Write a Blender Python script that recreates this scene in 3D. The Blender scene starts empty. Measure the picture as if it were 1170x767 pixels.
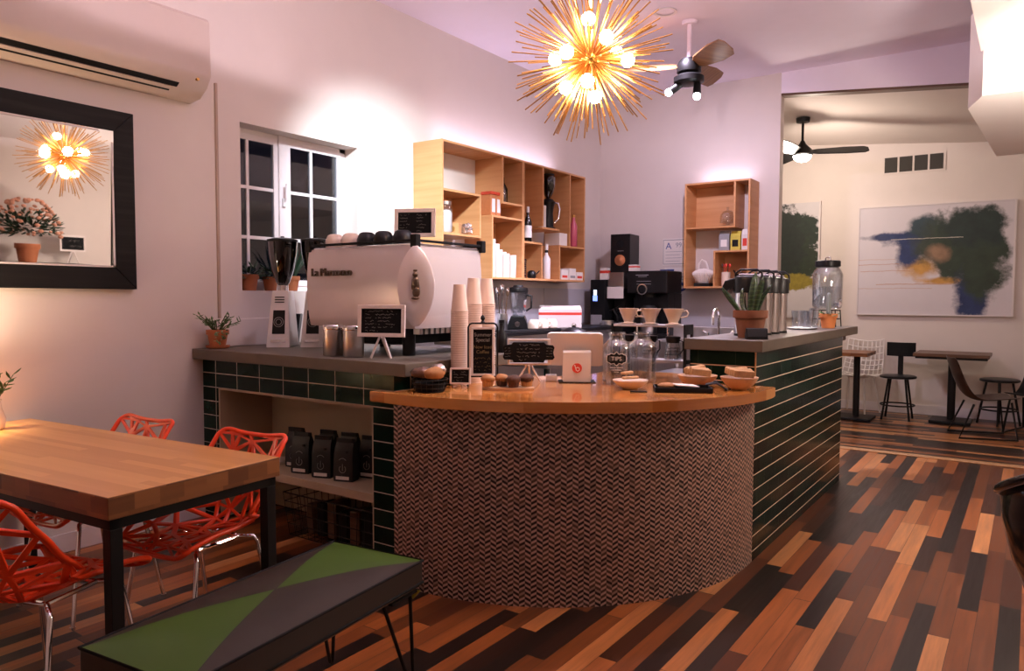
import bpy, bmesh, math, random
from math import sin, cos, pi, radians as RAD
from mathutils import Vector, Matrix, geometry
random.seed(11)
SC = bpy.context.scene
COL = SC.collection

# ------------------------------------------------------------------ mesh builder
class MB:
    def __init__(s):
        s.bm = bmesh.new(); s.uv = s.bm.loops.layers.uv.new('UVMap'); s.fixed = set(); s.mi = 0
    def _f(s, vs):
        try:
            f = s.bm.faces.new(vs); f.material_index = s.mi; return f
        except ValueError:
            return None
    def box(s, x0, x1, y0, y1, z0, z1, bev=0.0, seg=2, M=None):
        P = [(x0,y0,z0),(x1,y0,z0),(x1,y1,z0),(x0,y1,z0),(x0,y0,z1),(x1,y0,z1),(x1,y1,z1),(x0,y1,z1)]
        vs = [s.bm.verts.new(M @ Vector(p) if M else p) for p in P]
        fs = [s._f([vs[i] for i in q]) for q in ((0,3,2,1),(4,5,6,7),(0,1,5,4),(1,2,6,5),(2,3,7,6),(3,0,4,7))]
        if bev > 0:
            es = list({e for f in fs for e in f.edges})
            bmesh.ops.bevel(s.bm, geom=es, offset=bev, segments=seg, affect='EDGES', profile=0.5, clamp_overlap=True)
        return s
    def lathe(s, prof, c=(0,0,0), seg=24, M=None, cap0=True, cap1=True, a0=0.0, a1=2*pi):
        full = abs(a1-a0-2*pi) < 1e-6
        n = seg if full else seg+1
        rings = []
        for r, z in prof:
            ring = []
            for k in range(n):
                a = a0+(a1-a0)*k/seg
                p = Vector((r*cos(a), r*sin(a), z))
                p = (M @ p) if M else p
                ring.append(s.bm.verts.new(p+Vector(c)))
            rings.append(ring)
        for i in range(len(rings)-1):
            for k in range(seg):
                k2 = (k+1) % n
                s._f([rings[i][k], rings[i][k2], rings[i+1][k2], rings[i+1][k]])
        if cap0 and full: s._f(list(reversed(rings[0])))
        if cap1 and full: s._f(rings[-1])
        return s
    def cyl(s, p, q, r, seg=12, r2=None):
        p = Vector(p); q = Vector(q); d = q-p
        M = d.to_track_quat('Z', 'Y').to_matrix()
        return s.lathe([(r,0),(r if r2 is None else r2, d.length)], p, seg, M)
    def tube(s, pts, r, seg=8, closed=False):
        pts = [Vector(p) for p in pts]; n = len(pts); rings = []; up = None
        for i in range(n):
            if closed: d = pts[(i+1)%n]-pts[i-1]
            else: d = pts[min(i+1,n-1)]-pts[max(i-1,0)]
            if d.length < 1e-9: d = Vector((0,0,1))
            d.normalize()
            if up is None: up = Vector((0,0,1)) if abs(d.z) < .9 else Vector((1,0,0))
            a = d.cross(up)
            if a.length < 1e-4: a = d.orthogonal()
            a.normalize(); b = d.cross(a).normalized(); up = -b if False else a.cross(d).normalized()
            rr = r[i] if isinstance(r, (list,tuple)) else r
            rings.append([s.bm.verts.new(pts[i]+(a*cos(2*pi*k/seg)+b*sin(2*pi*k/seg))*rr) for k in range(seg)])
        m = n if closed else n-1
        for i in range(m):
            A = rings[i]; B = rings[(i+1)%n]
            for k in range(seg): s._f([A[k],A[(k+1)%seg],B[(k+1)%seg],B[k]])
        if not closed: s._f(list(reversed(rings[0]))); s._f(rings[-1])
        return s
    def prism(s, poly, lo, hi, axis='z', bev=0.0, seg=2):
        mk = {'z': lambda a,b,c:(a,b,c), 'y': lambda a,b,c:(a,c,b), 'x': lambda a,b,c:(c,a,b)}[axis]
        A = [s.bm.verts.new(mk(a,b,lo)) for a,b in poly]; B = [s.bm.verts.new(mk(a,b,hi)) for a,b in poly]
        n = len(poly); fs = [s._f(list(reversed(A))), s._f(B)]
        for i in range(n): fs.append(s._f([A[i],A[(i+1)%n],B[(i+1)%n],B[i]]))
        if bev > 0:
            es = list({e for f in fs[:2] for e in f.edges})
            bmesh.ops.bevel(s.bm, geom=es, offset=bev, segments=seg, affect='EDGES', profile=0.5, clamp_overlap=True)
        return s
    def ball(s, c, r, seg=16, sc=(1,1,1), M=None):
        n = max(6, seg//2)
        prof = [(max(1e-4, r*sin(pi*i/n)), -r*cos(pi*i/n)) for i in range(n+1)]
        S = Matrix.Diagonal(sc)
        return s.lathe(prof, c, seg, (M @ S) if M else S, False, False)
    def quad(s, a, b, c, d):
        vs = [s.bm.verts.new(p) for p in (a,b,c,d)]; return s._f(vs)
    def poly(s, pts):
        return s._f([s.bm.verts.new(p) for p in pts])
    def build(s, name, mat, parent=None, loc=(0,0,0), rot=(0,0,0), smooth=None, uvfn=None, mods=None):
        bm = s.bm
        big = [f for f in bm.faces if len(f.verts) > 4]
        if big: bmesh.ops.triangulate(bm, faces=big)
        bmesh.ops.recalc_face_normals(bm, faces=bm.faces)
        for f in bm.faces:
            n = f.normal; ax = max(range(3), key=lambda i: abs(n[i]))
            for l in f.loops:
                p = l.vert.co
                l[s.uv].uv = uvfn(p, n) if uvfn else ((p.y,p.z) if ax == 0 else (p.x,p.z) if ax == 1 else (p.x,p.y))
        me = bpy.data.meshes.new(name); bm.to_mesh(me); bm.free()
        for m in (mat if isinstance(mat, (list,tuple)) else [mat]): me.materials.append(m)
        if smooth is not None:
            me.polygons.foreach_set('use_smooth', [True]*len(me.polygons))
            me.set_sharp_from_angle(angle=RAD(smooth))
        o = bpy.data.objects.new(name, me); COL.objects.link(o)
        o.location = loc; o.rotation_euler = rot
        if parent is not None: o.parent = parent
        for t, kw in (mods or []):
            m = o.modifiers.new(t.title(), t)
            for k, v in kw.items(): setattr(m, k, v)
        return o

def tag(o, label, cat, group=None):
    o['label'] = label; o['category'] = cat
    if group: o['group'] = group
    return o
def thing(name, label, cat, loc=(0,0,0), rz=0.0, group=None):
    o = bpy.data.objects.new(name, None); COL.objects.link(o)
    o.location = loc; o.rotation_euler = (0,0,rz); o.empty_display_size = .05
    return tag(o, label, cat, group)
def struct(o):
    o['kind'] = 'structure'; return o
def dup(root, loc, rz=None, label=None, group=None):
    r = root.copy(); COL.objects.link(r); r.location = loc
    if rz is not None: r.rotation_euler = (0,0,rz)
    if label: r['label'] = label
    if group: r['group'] = group
    for ch in [c for c in bpy.data.objects if c.parent is root]:
        c = ch.copy(); COL.objects.link(c); c.parent = r
        for g in [q for q in bpy.data.objects if q.parent is ch]:
            d = g.copy(); COL.objects.link(d); d.parent = c
    return r
def text(name, s, size, mat, parent, loc, rot, ext=.0006, align='CENTER'):
    cu = bpy.data.curves.new('t', 'FONT'); cu.body = s; cu.size = size; cu.extrude = ext
    cu.align_x = align; cu.align_y = 'CENTER'
    t = bpy.data.objects.new('t', cu); COL.objects.link(t)
    dg = bpy.context.evaluated_depsgraph_get()
    me = bpy.data.meshes.new_from_object(t.evaluated_get(dg))
    bpy.data.objects.remove(t); bpy.data.curves.remove(cu)
    me.name = name; me.materials.clear(); me.materials.append(mat)
    o = bpy.data.objects.new(name, me); COL.objects.link(o)
    o.location = loc; o.rotation_euler = rot
    if parent is not None: o.parent = parent
    return o
FRONT = (pi/2, 0, 0)          # lettering that faces -Y

# ------------------------------------------------------------------ materials
class NT:
    def __init__(s, name):
        s.m = bpy.data.materials.new(name); s.m.use_nodes = True
        s.t = s.m.node_tree; s.b = s.t.nodes['Principled BSDF']
    def n(s, typ, **kw):
        nd = s.t.nodes.new(typ)
        for k, v in kw.items():
            if k.startswith('_'): nd.inputs[k[1:].replace('_',' ')].default_value = v
            else: setattr(nd, k, v)
        return nd
    def l(s, a, b): s.t.links.new(a, b)
    def val(s, sock, v):
        if hasattr(v, 'is_linked') or hasattr(v, 'links'): s.l(v, sock)
        else: sock.default_value = v
    def math(s, op, a, b=0.0, c=None):
        nd = s.n('ShaderNodeMath', operation=op)
        s.val(nd.inputs[0], a); s.val(nd.inputs[1], b)
        if c is not None: s.val(nd.inputs[2], c)
        return nd.outputs[0]
    def mix(s, f, a, b):
        nd = s.n('ShaderNodeMix', data_type='RGBA')
        s.val(nd.inputs[0], f); s.val(nd.inputs[6], a if not isinstance(a, tuple) else (*a[:3],1)); s.val(nd.inputs[7], b if not isinstance(b, tuple) else (*b[:3],1))
        return nd.outputs[2]
    def ramp(s, f, stops, interp='LINEAR'):
        nd = s.n('ShaderNodeValToRGB'); cr = nd.color_ramp; cr.interpolation = interp
        while len(cr.elements) < len(stops): cr.elements.new(.5)
        for e, (p, c) in zip(cr.elements, stops): e.position = p; e.color = (*c, 1)
        s.l(f, nd.inputs[0]); return nd.outputs[0]
    def uv(s):
        u = s.n('ShaderNodeTexCoord').outputs['UV']; sp = s.n('ShaderNodeSeparateXYZ'); s.l(u, sp.inputs[0])
        return u, sp.outputs[0], sp.outputs[1]
    def noise(s, scale, detail=3.0, vec=None, coord='Object', rough=.5):
        nd = s.n('ShaderNodeTexNoise', _Scale=scale, _Detail=detail, _Roughness=rough)
        s.l(vec if vec is not None else s.n('ShaderNodeTexCoord').outputs[coord], nd.inputs['Vector'])
        return nd.outputs[0]
    def white(s, a, b=0.0):
        cb = s.n('ShaderNodeCombineXYZ'); s.val(cb.inputs[0], a); s.val(cb.inputs[1], b)
        nd = s.n('ShaderNodeTexWhiteNoise', noise_dimensions='2D'); s.l(cb.outputs[0], nd.inputs['Vector']); return nd.outputs['Value']
    def bump(s, h, strength=.2, dist=.01):
        nd = s.n('ShaderNodeBump', _Strength=strength, _Distance=dist); s.l(h, nd.inputs['Height']); s.l(nd.outputs[0], s.b.inputs['Normal'])
def mat(name, col, rough=.5, metal=0.0, var=0.0, scale=20.0, spec=.5, bump=0.0, coat=0.0):
    t = NT(name); b = t.b
    b.inputs['Base Color'].default_value = (*col, 1); b.inputs['Roughness'].default_value = rough
    b.inputs['Metallic'].default_value = metal; b.inputs['Specular IOR Level'].default_value = spec
    b.inputs['Coat Weight'].default_value = coat
    if var or bump:
        n = t.noise(scale, 4)
        if var:
            t.l(t.mix(n, tuple(max(0,c*(1-var)) for c in col), tuple(min(1,c*(1+var)) for c in col)), b.inputs['Base Color'])
        if bump: t.bump(n, bump, .004)
    return t.m
def emis(name, col, strength, base=(.8,.8,.8)):
    t = NT(name); t.b.inputs['Base Color'].default_value = (*base,1)
    t.b.inputs['Emission Color'].default_value = (*col,1); t.b.inputs['Emission Strength'].default_value = strength
    return t.m
def glass(name, tint=(.95,.97,1.0), refl=.12):
    t = NT(name); nt = t.t
    nt.nodes.remove(t.b)
    tr = t.n('ShaderNodeBsdfTransparent'); tr.inputs[0].default_value = (*tint,1)
    gl = t.n('ShaderNodeBsdfGlossy', _Roughness=.03); gl.inputs[0].default_value = (1,1,1,1)
    lw = t.n('ShaderNodeLayerWeight', _Blend=.35)
    f = t.math('ADD', t.math('MULTIPLY', lw.outputs['Facing'], .5), refl*.5)
    mx = t.n('ShaderNodeMixShader'); t.l(f, mx.inputs[0]); t.l(tr.outputs[0], mx.inputs[1]); t.l(gl.outputs[0], mx.inputs[2])
    t.l(mx.outputs[0], nt.nodes['Material Output'].inputs[0])
    return t.m

def wood(name, cols, scale=1.0, axis=0, rough=.45, strip=0.0, strip_len=.6, coat=0.0):
    """grain along UV axis; optional butcher-block strips of width `strip`."""
    t = NT(name); u, ux, uy = t.uv()
    a, b = (ux, uy) if axis == 0 else (uy, ux)
    if strip:
        row = t.math('FLOOR', t.math('DIVIDE', b, strip))
        sh = t.math('ADD', t.math('DIVIDE', a, strip_len), t.math('MULTIPLY', t.white(row), 7.3))
        r = t.white(row, t.math('FLOOR', sh))
    else: r = None
    cb = t.n('ShaderNodeCombineXYZ'); t.l(t.math('MULTIPLY', a, 2.2*scale), cb.inputs[0]); t.l(t.math('MULTIPLY', b, 38*scale), cb.inputs[1])
    if r is not None: t.l(t.math('MULTIPLY', r, 40), cb.inputs[2])
    g = t.noise(1.0, 4, cb.outputs[0])
    f = g if r is None else t.math('ADD', t.math('MULTIPLY', g, .45), t.math('MULTIPLY', r, .55))
    t.l(t.ramp(f, [(.25, cols[0]), (.5, cols[1]), (.75, cols[2])]), t.b.inputs['Base Color'])
    t.b.inputs['Roughness'].default_value = rough; t.b.inputs['Coat Weight'].default_value = coat
    return t.m

def floor_mat(name, width, length, axis, cols, rough=.35):
    t = NT(name); u, ux, uy = t.uv()
    a, b = (ux, uy) if axis == 0 else (uy, ux)     # a: along, b: across
    q = t.math('DIVIDE', b, width); row = t.math('FLOOR', q)
    L = t.math('ADD', t.math('MULTIPLY', t.white(row, 3.7), .45), .75)
    p = t.math('ADD', t.math('DIVIDE', t.math('DIVIDE', a, length), L), t.math('MULTIPLY', t.white(row), 11.0))
    ci = t.math('FLOOR', p); r = t.white(row, ci)
    n = len(cols); base = t.ramp(r, [(i/n, c) for i, c in enumerate(cols)], 'CONSTANT')
    cb = t.n('ShaderNodeCombineXYZ'); t.l(t.math('MULTIPLY', a, 3.0), cb.inputs[0]); t.l(t.math('MULTIPLY', b, 45.0), cb.inputs[1]); t.l(t.math('MULTIPLY', r, 50), cb.inputs[2])
    g = t.noise(1.0, 5, cb.outputs[0], rough=.6)
    gcol = t.ramp(g, [(.3,(.55,.55,.55)),(.7,(1.2,1.15,1.1))])
    mx = t.n('ShaderNodeMix', data_type='RGBA', blend_type='MULTIPLY'); mx.inputs[0].default_value = .75
    t.l(base, mx.inputs[6]); t.l(gcol, mx.inputs[7])
    fr = t.math('FRACT', q); e1 = t.math('MINIMUM', fr, t.math('SUBTRACT', 1.0, fr))
    fp = t.math('FRACT', p); e2 = t.math('MINIMUM', fp, t.math('SUBTRACT', 1.0, fp))
    gap = t.math('MAXIMUM', t.math('LESS_THAN', e1, .012), t.math('LESS_THAN', e2, .0025))
    t.l(t.mix(gap, mx.outputs[2], (.012,.008,.006)), t.b.inputs['Base Color'])
    t.l(t.math('ADD', t.math('MULTIPLY', g, .22), rough-.1), t.b.inputs['Roughness'])
    t.bump(t.math('SUBTRACT', g, t.math('MULTIPLY', gap, 1.5)), .15, .003)
    return t.m

def tile_mat(name, tw, th, u0, v0, ca, cb_, grout, gw=.0035, vgw=None, stagger=0.0, gdim=None):
    t = NT(name); u, ux, uy = t.uv()
    v = t.math('DIVIDE', t.math('SUBTRACT', uy, v0), th); row = t.math('FLOOR', v)
    x = t.math('ADD', t.math('DIVIDE', t.math('SUBTRACT', ux, u0), tw), t.math('MULTIPLY', row, stagger)); col = t.math('FLOOR', x)
    fv = t.math('FRACT', v); fx = t.math('FRACT', x)
    ev = t.math('MULTIPLY', t.math('MINIMUM', fv, t.math('SUBTRACT', 1.0, fv)), th)
    ex = t.math('MULTIPLY', t.math('MINIMUM', fx, t.math('SUBTRACT', 1.0, fx)), tw)
    gv = t.math('LESS_THAN', ev, gw/2); gx = t.math('LESS_THAN', ex, (vgw or gw)/2)
    r = t.white(row, col); n = t.noise(9.0, 3, u)
    f = t.math('ADD', t.math('MULTIPLY', r, .6), t.math('MULTIPLY', n, .4))
    c = t.ramp(f, [(.2, ca), (.8, cb_)])
    c = t.mix(gx, c, gdim or grout); c = t.mix(gv, c, grout)
    t.l(c, t.b.inputs['Base Color'])
    g = t.math('MAXIMUM', gv, gx)
    t.l(t.math('ADD', t.math('MULTIPLY', g, .6), .16), t.b.inputs['Roughness']); t.b.inputs['IOR'].default_value = 1.28; t.b.inputs['Specular Tint'].default_value = (.55,.85,.7,1)
    t.bump(t.math('ADD', t.math('SUBTRACT', 1.0, g), t.math('MULTIPLY', n, .35)), .35, .003)
    return t.m

def chevron_mat(name, cw, th, rise, light, mid, dark, grout):
    t = NT(name); u, ux, uy = t.uv()
    q = t.math('DIVIDE', ux, cw); col = t.math('FLOOR', q)
    tri = t.math('PINGPONG', q, 1.0)
    v = t.math('DIVIDE', t.math('ADD', uy, t.math('MULTIPLY', tri, rise)), th); row = t.math('FLOOR', v)
    par = t.math('MODULO', t.math('ADD', t.math('ADD', row, col), 1000.0), 2.0)
    r = t.white(row, col)
    dk = t.ramp(r, [(0, dark), (.62, mid)], 'CONSTANT'); lt = t.ramp(r, [(0, light), (.86, tuple(c*.62 for c in light))], 'CONSTANT')
    c = t.mix(par, lt, dk)
    fv = t.math('FRACT', v); fx = t.math('FRACT', q)
    ev = t.math('MULTIPLY', t.math('MINIMUM', fv, t.math('SUBTRACT', 1.0, fv)), th)
    ex = t.math('MULTIPLY', t.math('MINIMUM', fx, t.math('SUBTRACT', 1.0, fx)), cw)
    g = t.math('MAXIMUM', t.math('LESS_THAN', ev, .0007), t.math('LESS_THAN', ex, .0006))
    t.l(t.mix(g, c, grout), t.b.inputs['Base Color'])
    t.b.inputs['Roughness'].default_value = .38
    t.bump(t.math('SUBTRACT', 1.0, g), .2, .002)
    return t.m

def blotch_art(name, paper, spots, strokes, scale=3.0):
    """abstract painting: canvas colour, soft colour fields at UV positions and thin strokes (all in the canvas's own UV metres)."""
    t = NT(name); u, ux, uy = t.uv()
    n1 = t.noise(scale, 6, u, rough=.65); n2 = t.noise(scale*2.3, 5, u, rough=.6)
    base = t.mix(t.math('MULTIPLY', n2, .5), paper, tuple(c*.85 for c in paper))
    for (cx, cy, rx, ry, col, soft) in spots:
        dx = t.math('DIVIDE', t.math('SUBTRACT', ux, cx), rx); dy = t.math('DIVIDE', t.math('SUBTRACT', uy, cy), ry)
        d = t.math('SQRT', t.math('ADD', t.math('MULTIPLY', dx, dx), t.math('MULTIPLY', dy, dy)))
        d = t.math('ADD', d, t.math('MULTIPLY', t.math('SUBTRACT', n1, .5), 1.5))
        k = t.n('ShaderNodeMapRange', _From_Min=1.0, _From_Max=1.0-soft, _To_Min=0.0, _To_Max=1.0); t.l(d, k.inputs[0])
        c2 = t.mix(n2, tuple(x*.6 for x in col), tuple(min(1, x*1.8+.004) for x in col))
        base = t.mix(k.outputs[0], base, c2)
    for (y, x0, x1, th, col) in strokes:
        dy = t.math('ABSOLUTE', t.math('SUBTRACT', t.math('ADD', uy, t.math('MULTIPLY', n1, .05)), y+.025))
        k = t.math('MULTIPLY', t.math('LESS_THAN', dy, th), t.math('MULTIPLY', t.math('GREATER_THAN', ux, x0), t.math('LESS_THAN', ux, x1)))
        base = t.mix(t.math('MULTIPLY', k, .7), base, col)
    t.l(base, t.b.inputs['Base Color']); t.b.inputs['Roughness'].default_value = .7
    return t.m

M = {}
M['wall'] = mat('wall_paint', (.70,.625,.585), .85, 0, .03, 6, .2, .05)
M['wall_cool'] = mat('backsplash_paint', (.55,.52,.57), .55, 0, .04, 5)
M['ceil'] = mat('ceiling_paint', (.86,.78,.90), .9, 0, .03, 5, .2)
M['soffit'] = mat('soffit_paint', (.86,.80,.78), .85, 0, .02, 5, .2)
M['shadow_tan'] = mat('shadow_strip_tan', (.42,.31,.25), .7)  # tone of the shadow line at the wall step
M['trimw'] = mat('white_trim', (.74,.68,.70), .5, 0, .02)
M['white'] = mat('white_plastic', (.80,.75,.72), .35, 0, .02)
M['paper'] = mat('white_paper', (.80,.74,.70), .8, 0, .03)
M['black'] = mat('black_plastic', (.006,.006,.007), .38, 0, .1, 20, .3)
M['matte_black'] = mat('matte_black', (.007,.007,.008), .7, 0, .1, 20, .2)
M['blackmetal'] = mat('black_metal', (.008,.0075,.0075), .45, .2, .1, 20, .3)
M['steel'] = mat('brushed_steel', (.62,.60,.60), .28, 1, .06, 30)
M['chrome'] = mat('chrome', (.85,.85,.87), .08, 1)
M['brass'] = mat('brass_rod', (.56,.31,.09), .34, 1, .08)
M['concrete'] = mat('concrete', (.115,.092,.070), .45, 0, .22, 12, .3, .08)
M['floor'] = floor_mat('mixed_plank_floor', .078, .80, 1, [(.010,.005,.003),(.34,.105,.026),(.13,.040,.011),(.21,.062,.016),(.022,.008,.004),(.44,.165,.050),(.095,.026,.008),(.013,.006,.004),(.28,.085,.021),(.155,.047,.013),(.50,.215,.075),(.055,.016,.006)], .33)
M['floor2'] = floor_mat('far_plank_floor', .085, 1.3, 0, [(.05,.018,.007),(.40,.155,.05),(.014,.007,.004),(.25,.085,.025),(.09,.032,.011),(.50,.23,.085),(.02,.009,.005)], .3)
M['thresh'] = wood('threshold_wood', [(.34,.17,.07),(.48,.26,.11),(.55,.32,.15)], 1, 0, .35)
M['green'] = tile_mat('green_square_tile', .216, .0877, -4.111, .997-.0877*20, (.0015,.010,.007), (.004,.022,.014), (.60,.50,.42), .0050)
M['green_long'] = tile_mat('green_long_tile', .205, .081, 3.86, 1.105-.081*20, (.0015,.008,.006), (.006,.025,.017), (.72,.54,.40), .0052, .002, .37, (.05,.06,.045))
M['chev'] = chevron_mat('chevron_mosaic', .0262, .0119, .0137, (.56,.37,.29), (.085,.048,.030), (.008,.005,.005), (.13,.085,.065))
M['butcher'] = wood('butcher_block', [(.60,.265,.068),(.67,.32,.092),(.74,.385,.125)], .8, 0, .3, .04, 1.6, .2)
M['butcher_end'] = wood('butcher_block_edge', [(.13,.045,.014),(.20,.075,.022),(.28,.11,.034)], .8, 0, .4, .05, .09)
M['bartop'] = wood('bar_top_wood', [(.44,.15,.030),(.55,.21,.045),(.62,.27,.07)], 1, 0, .16, .085, .7, .35)
M['ply'] = wood('birch_plywood', [(.54,.25,.095),(.61,.30,.125),(.67,.35,.16)], .55, 0, .5)
M['ply_edge'] = wood('plywood_edge', [(.68,.45,.24),(.78,.56,.33),(.84,.62,.38)], 1.3, 0, .5)
M['niche'] = mat('niche_board', (.46,.36,.25), .7, 0, .05, 8)
M['orange'] = mat('orange_plastic', (.86,.060,.010), .28, 0, .03, 8, .5)
M['terra'] = mat('terracotta', (.42,.135,.055), .8, 0, .18, 18)
M['terra_d'] = mat('dark_terracotta', (.21,.075,.035), .8, 0, .18, 18)
M['ac'] = mat('ivory_plastic', (.56,.46,.41), .4, 0, .02)
M['terra_l'] = mat('terracotta_orange', (.68,.23,.07), .8, 0, .12, 18)
M['soil'] = mat('soil', (.03,.018,.012), .95, 0, .4, 60)
M['leaf'] = mat('leaf_green', (.05,.13,.035), .5, 0, .5, 30)
M['leaf_d'] = mat('leaf_dark', (.015,.045,.02), .5, 0, .5, 30)
M['leaf_l'] = mat('leaf_light', (.12,.20,.07), .5, 0, .4, 30)
M['stemc'] = mat('plant_stem', (.10,.12,.04), .7, 0, .2)
M['glass'] = glass('clear_glass', (.86,.89,.92), .16)
M['glass_d'] = glass('smoky_glass', (.05,.035,.03), .08)
M['glass_w'] = glass('window_glass', (.55,.6,.65), .03)
M['chalk'] = mat('chalk', (.30,.28,.25), .9)
M['chalk_y'] = mat('chalk_gold', (.20,.14,.06), .9)
M['board'] = mat('chalkboard', (.006,.006,.007), .75, 0, .3, 25, .12)
M['whitewash'] = mat('whitewashed_wood', (.72,.64,.62), .6, 0, .1, 25)
M['red'] = mat('red_print', (.72,.05,.03), .5)
M['redlid'] = mat('red_lid', (.55,.05,.02), .4)
M['amber'] = mat('spice_amber', (.50,.17,.06), .5, 0, .2, 40)
M['card'] = mat('kraft_card', (.50,.26,.10), .8, 0, .1)
M['foil'] = mat('foil_wrap', (.55,.45,.40), .25, .8, .4, 40, .5, .5)
M['wrap'] = mat('dark_wrapped_crust', (.14,.075,.055), .22, .2, .6, 40, .6, .5)
M['pastry'] = mat('baked_crust', (.40,.19,.075), .75, 0, .5, 35, .3, .5)
M['pastry_d'] = mat('chocolate_crumb', (.09,.04,.025), .75, 0, .5, 40, .3, .5)
M['bread'] = mat('biscotti_crumb', (.52,.31,.15), .8, 0, .4, 45, .3, .5)
M['bowl'] = wood('turned_wood_bowl', [(.48,.28,.15),(.60,.38,.22),(.68,.46,.28)], 1, 0, .5)
M['bag'] = mat('black_coffee_bag', (.009,.011,.012), .45, 0, .2, 10, .4, .15)
M['logo'] = mat('bag_print', (.30,.30,.29), .5)
M['cup'] = mat('paper_cup', (.78,.60,.50), .7, 0, .03)
M['steelpaint'] = mat('machine_white_steel', (.76,.68,.68), .22, .35, .02, 6)
M['ceramic'] = mat('cream_ceramic', (.80,.66,.55), .25, 0, .03)
M['blue'] = mat('blue_print', (.03,.06,.25), .5)
M['screen'] = emis('blue_screen', (.06,.22,1.0), 2.2)
M['screen_w'] = emis('white_screen', (.6,.75,1.0), 2.0)
M['copper'] = mat('copper_cone', (.55,.22,.10), .4, .6, .1)
M['vinyl_g'] = None
M['mirror'] = mat('mirror_glass', (.9,.9,.9), .015, 1)
M['blackframe'] = wood('black_stained_wood', [(.002,.002,.002),(.005,.0045,.0045),(.014,.012,.011)], .7, 0, .6); M['blackframe'].node_tree.nodes['Principled BSDF'].inputs['Specular IOR Level'].default_value = .2
M['darkwood'] = wood('dark_wood', [(.06,.028,.014),(.10,.048,.024),(.15,.075,.038)], 1, 0, .4)
M['canvas'] = mat('canvas_edge', (.66,.60,.60), .8)
M['night'] = emis('night_outside', (.02,.03,.06), .12, (.004,.004,.006))
M['pinkish'] = mat('pink_liquid', (.55,.10,.16), .3)
M['winebot'] = mat('dark_bottle', (.012,.009,.007), .12)
M['label'] = mat('bottle_label', (.78,.74,.72), .6, 0, .05)
M['yellow'] = mat('yellow_pack', (.60,.50,.08), .5, 0, .2)
M['grey'] = mat('grey_plastic', (.30,.30,.32), .5, 0, .05)
M['bulb'] = emis('warm_bulb', (1.0,.80,.52), 60)
M['bulb_c'] = emis('cool_bulb', (.9,.92,1.0), 45)
M['lampg'] = emis('fan_globe', (1.0,.93,.85), 22)
# ------------------------------------------------------------------ camera
cam = bpy.data.cameras.new('camera'); cam.sensor_width = 36; cam.lens = 847/1170*36; cam.clip_start = .02
co = bpy.data.objects.new('camera', cam); COL.objects.link(co)
yw, pt, rl = RAD(35.06), RAD(2.92), RAD(.17)
f0 = Vector((-sin(yw), cos(yw), 0)); r0 = Vector((cos(yw), sin(yw), 0)); u0 = Vector((0,0,1))
fw = cos(pt)*f0-sin(pt)*u0; up = sin(pt)*f0+cos(pt)*u0
rr = cos(rl)*r0+sin(rl)*up; uu = -sin(rl)*r0+cos(rl)*up
co.matrix_world = Matrix(((rr.x,uu.x,-fw.x,0),(rr.y,uu.y,-fw.y,0),(rr.z,uu.z,-fw.z,1.38),(0,0,0,1)))
SC.camera = co

# ------------------------------------------------------------------ shell
XL, XR, YB, YF, ZC = -4.263, 1.75, 7.90, 10.05, 3.69  # left and rear walls, their counters and fittings, ceiling: coordinates scaled about the camera
W0, W1, WZ0, WZ1 = 2.982, 4.011, 1.422, 2.519
struct(MB().box(XL-.2, XR+.2, -2.0, 7.33, -.1, 0).build('floor', M['floor']))
struct(MB().box(XL-.2, XR+.2, 7.33, YF+.2, -.1, 0).build('floor_far', M['floor2']))
struct(MB().box(-2.07, XR, 7.27, 7.36, .0, .012, .004).build('trim_1', M['thresh']))
w = MB()
w.box(XL-.2, XL, -2.0, W0, 0, 3.9).box(XL-.2, XL, W1, YF+.2, 0, 3.9).box(XL-.2, XL, W0, W1, 0, WZ0).box(XL-.2, XL, W0, W1, WZ1, 3.9)
struct(w.build('wall_left', M['wall']))
struct(MB().box(XL, XL+.016, -1.8, 2.788, 0, ZC).build('wall_left_panel', M['wall']))
struct(MB().box(XL, -2.18, YB, YB+.12, 0, 3.9).build('wall_back', M['wall']))
struct(MB().box(XL-.2, XR+.2, YF, YF+.2, 0, 3.9).build('wall_far', M['wall']))
struct(MB().box(XR, XR+.2, -2.0, YF+.2, 0, 3.9).build('wall_right', M['wall']))
struct(MB().box(XL-.2, XR+.2, -2.0, -1.8, 0, 3.9).build('wall_front', M['wall']))
struct(MB().box(XL-.2, XR+.2, -2.0, YB+.12, ZC, ZC+.1).build('ceiling', M['ceil']))
zb = lambda x: 3.46-.095*(x+2.18)
m = MB(); dz = -.14
V = [[m.bm.verts.new((x,y,zb(x)+d+t)) for x,y,d in ((XL,YB+.12,0),(XR,YB+.12,0),(XR,YF,dz),(XL,YF,dz))] for t in (0,.1)]
m._f(V[0][::-1]); m._f(V[1])
for k in range(4): m._f([V[0][k],V[0][(k+1)%4],V[1][(k+1)%4],V[1][k]])
struct(m.build('ceiling_far', M['wall']))
struct(MB().prism([(-2.18,zb(-2.18)+.022),(XR,zb(XR)+.022),(XR,ZC),(-2.18,ZC)], YB, YB+.12, 'y').build('wall_header', M['ceil']))
struct(MB().prism([(-2.18,zb(-2.18)),(XR,zb(XR)),(XR,zb(XR)+.022),(-2.18,zb(-2.18)+.022)], YB+.004, YB+.12, 'y').build('header_shadow_strip', M['darkwood']))  # dark strip drawn in place of the shadow gap under the header
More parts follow.
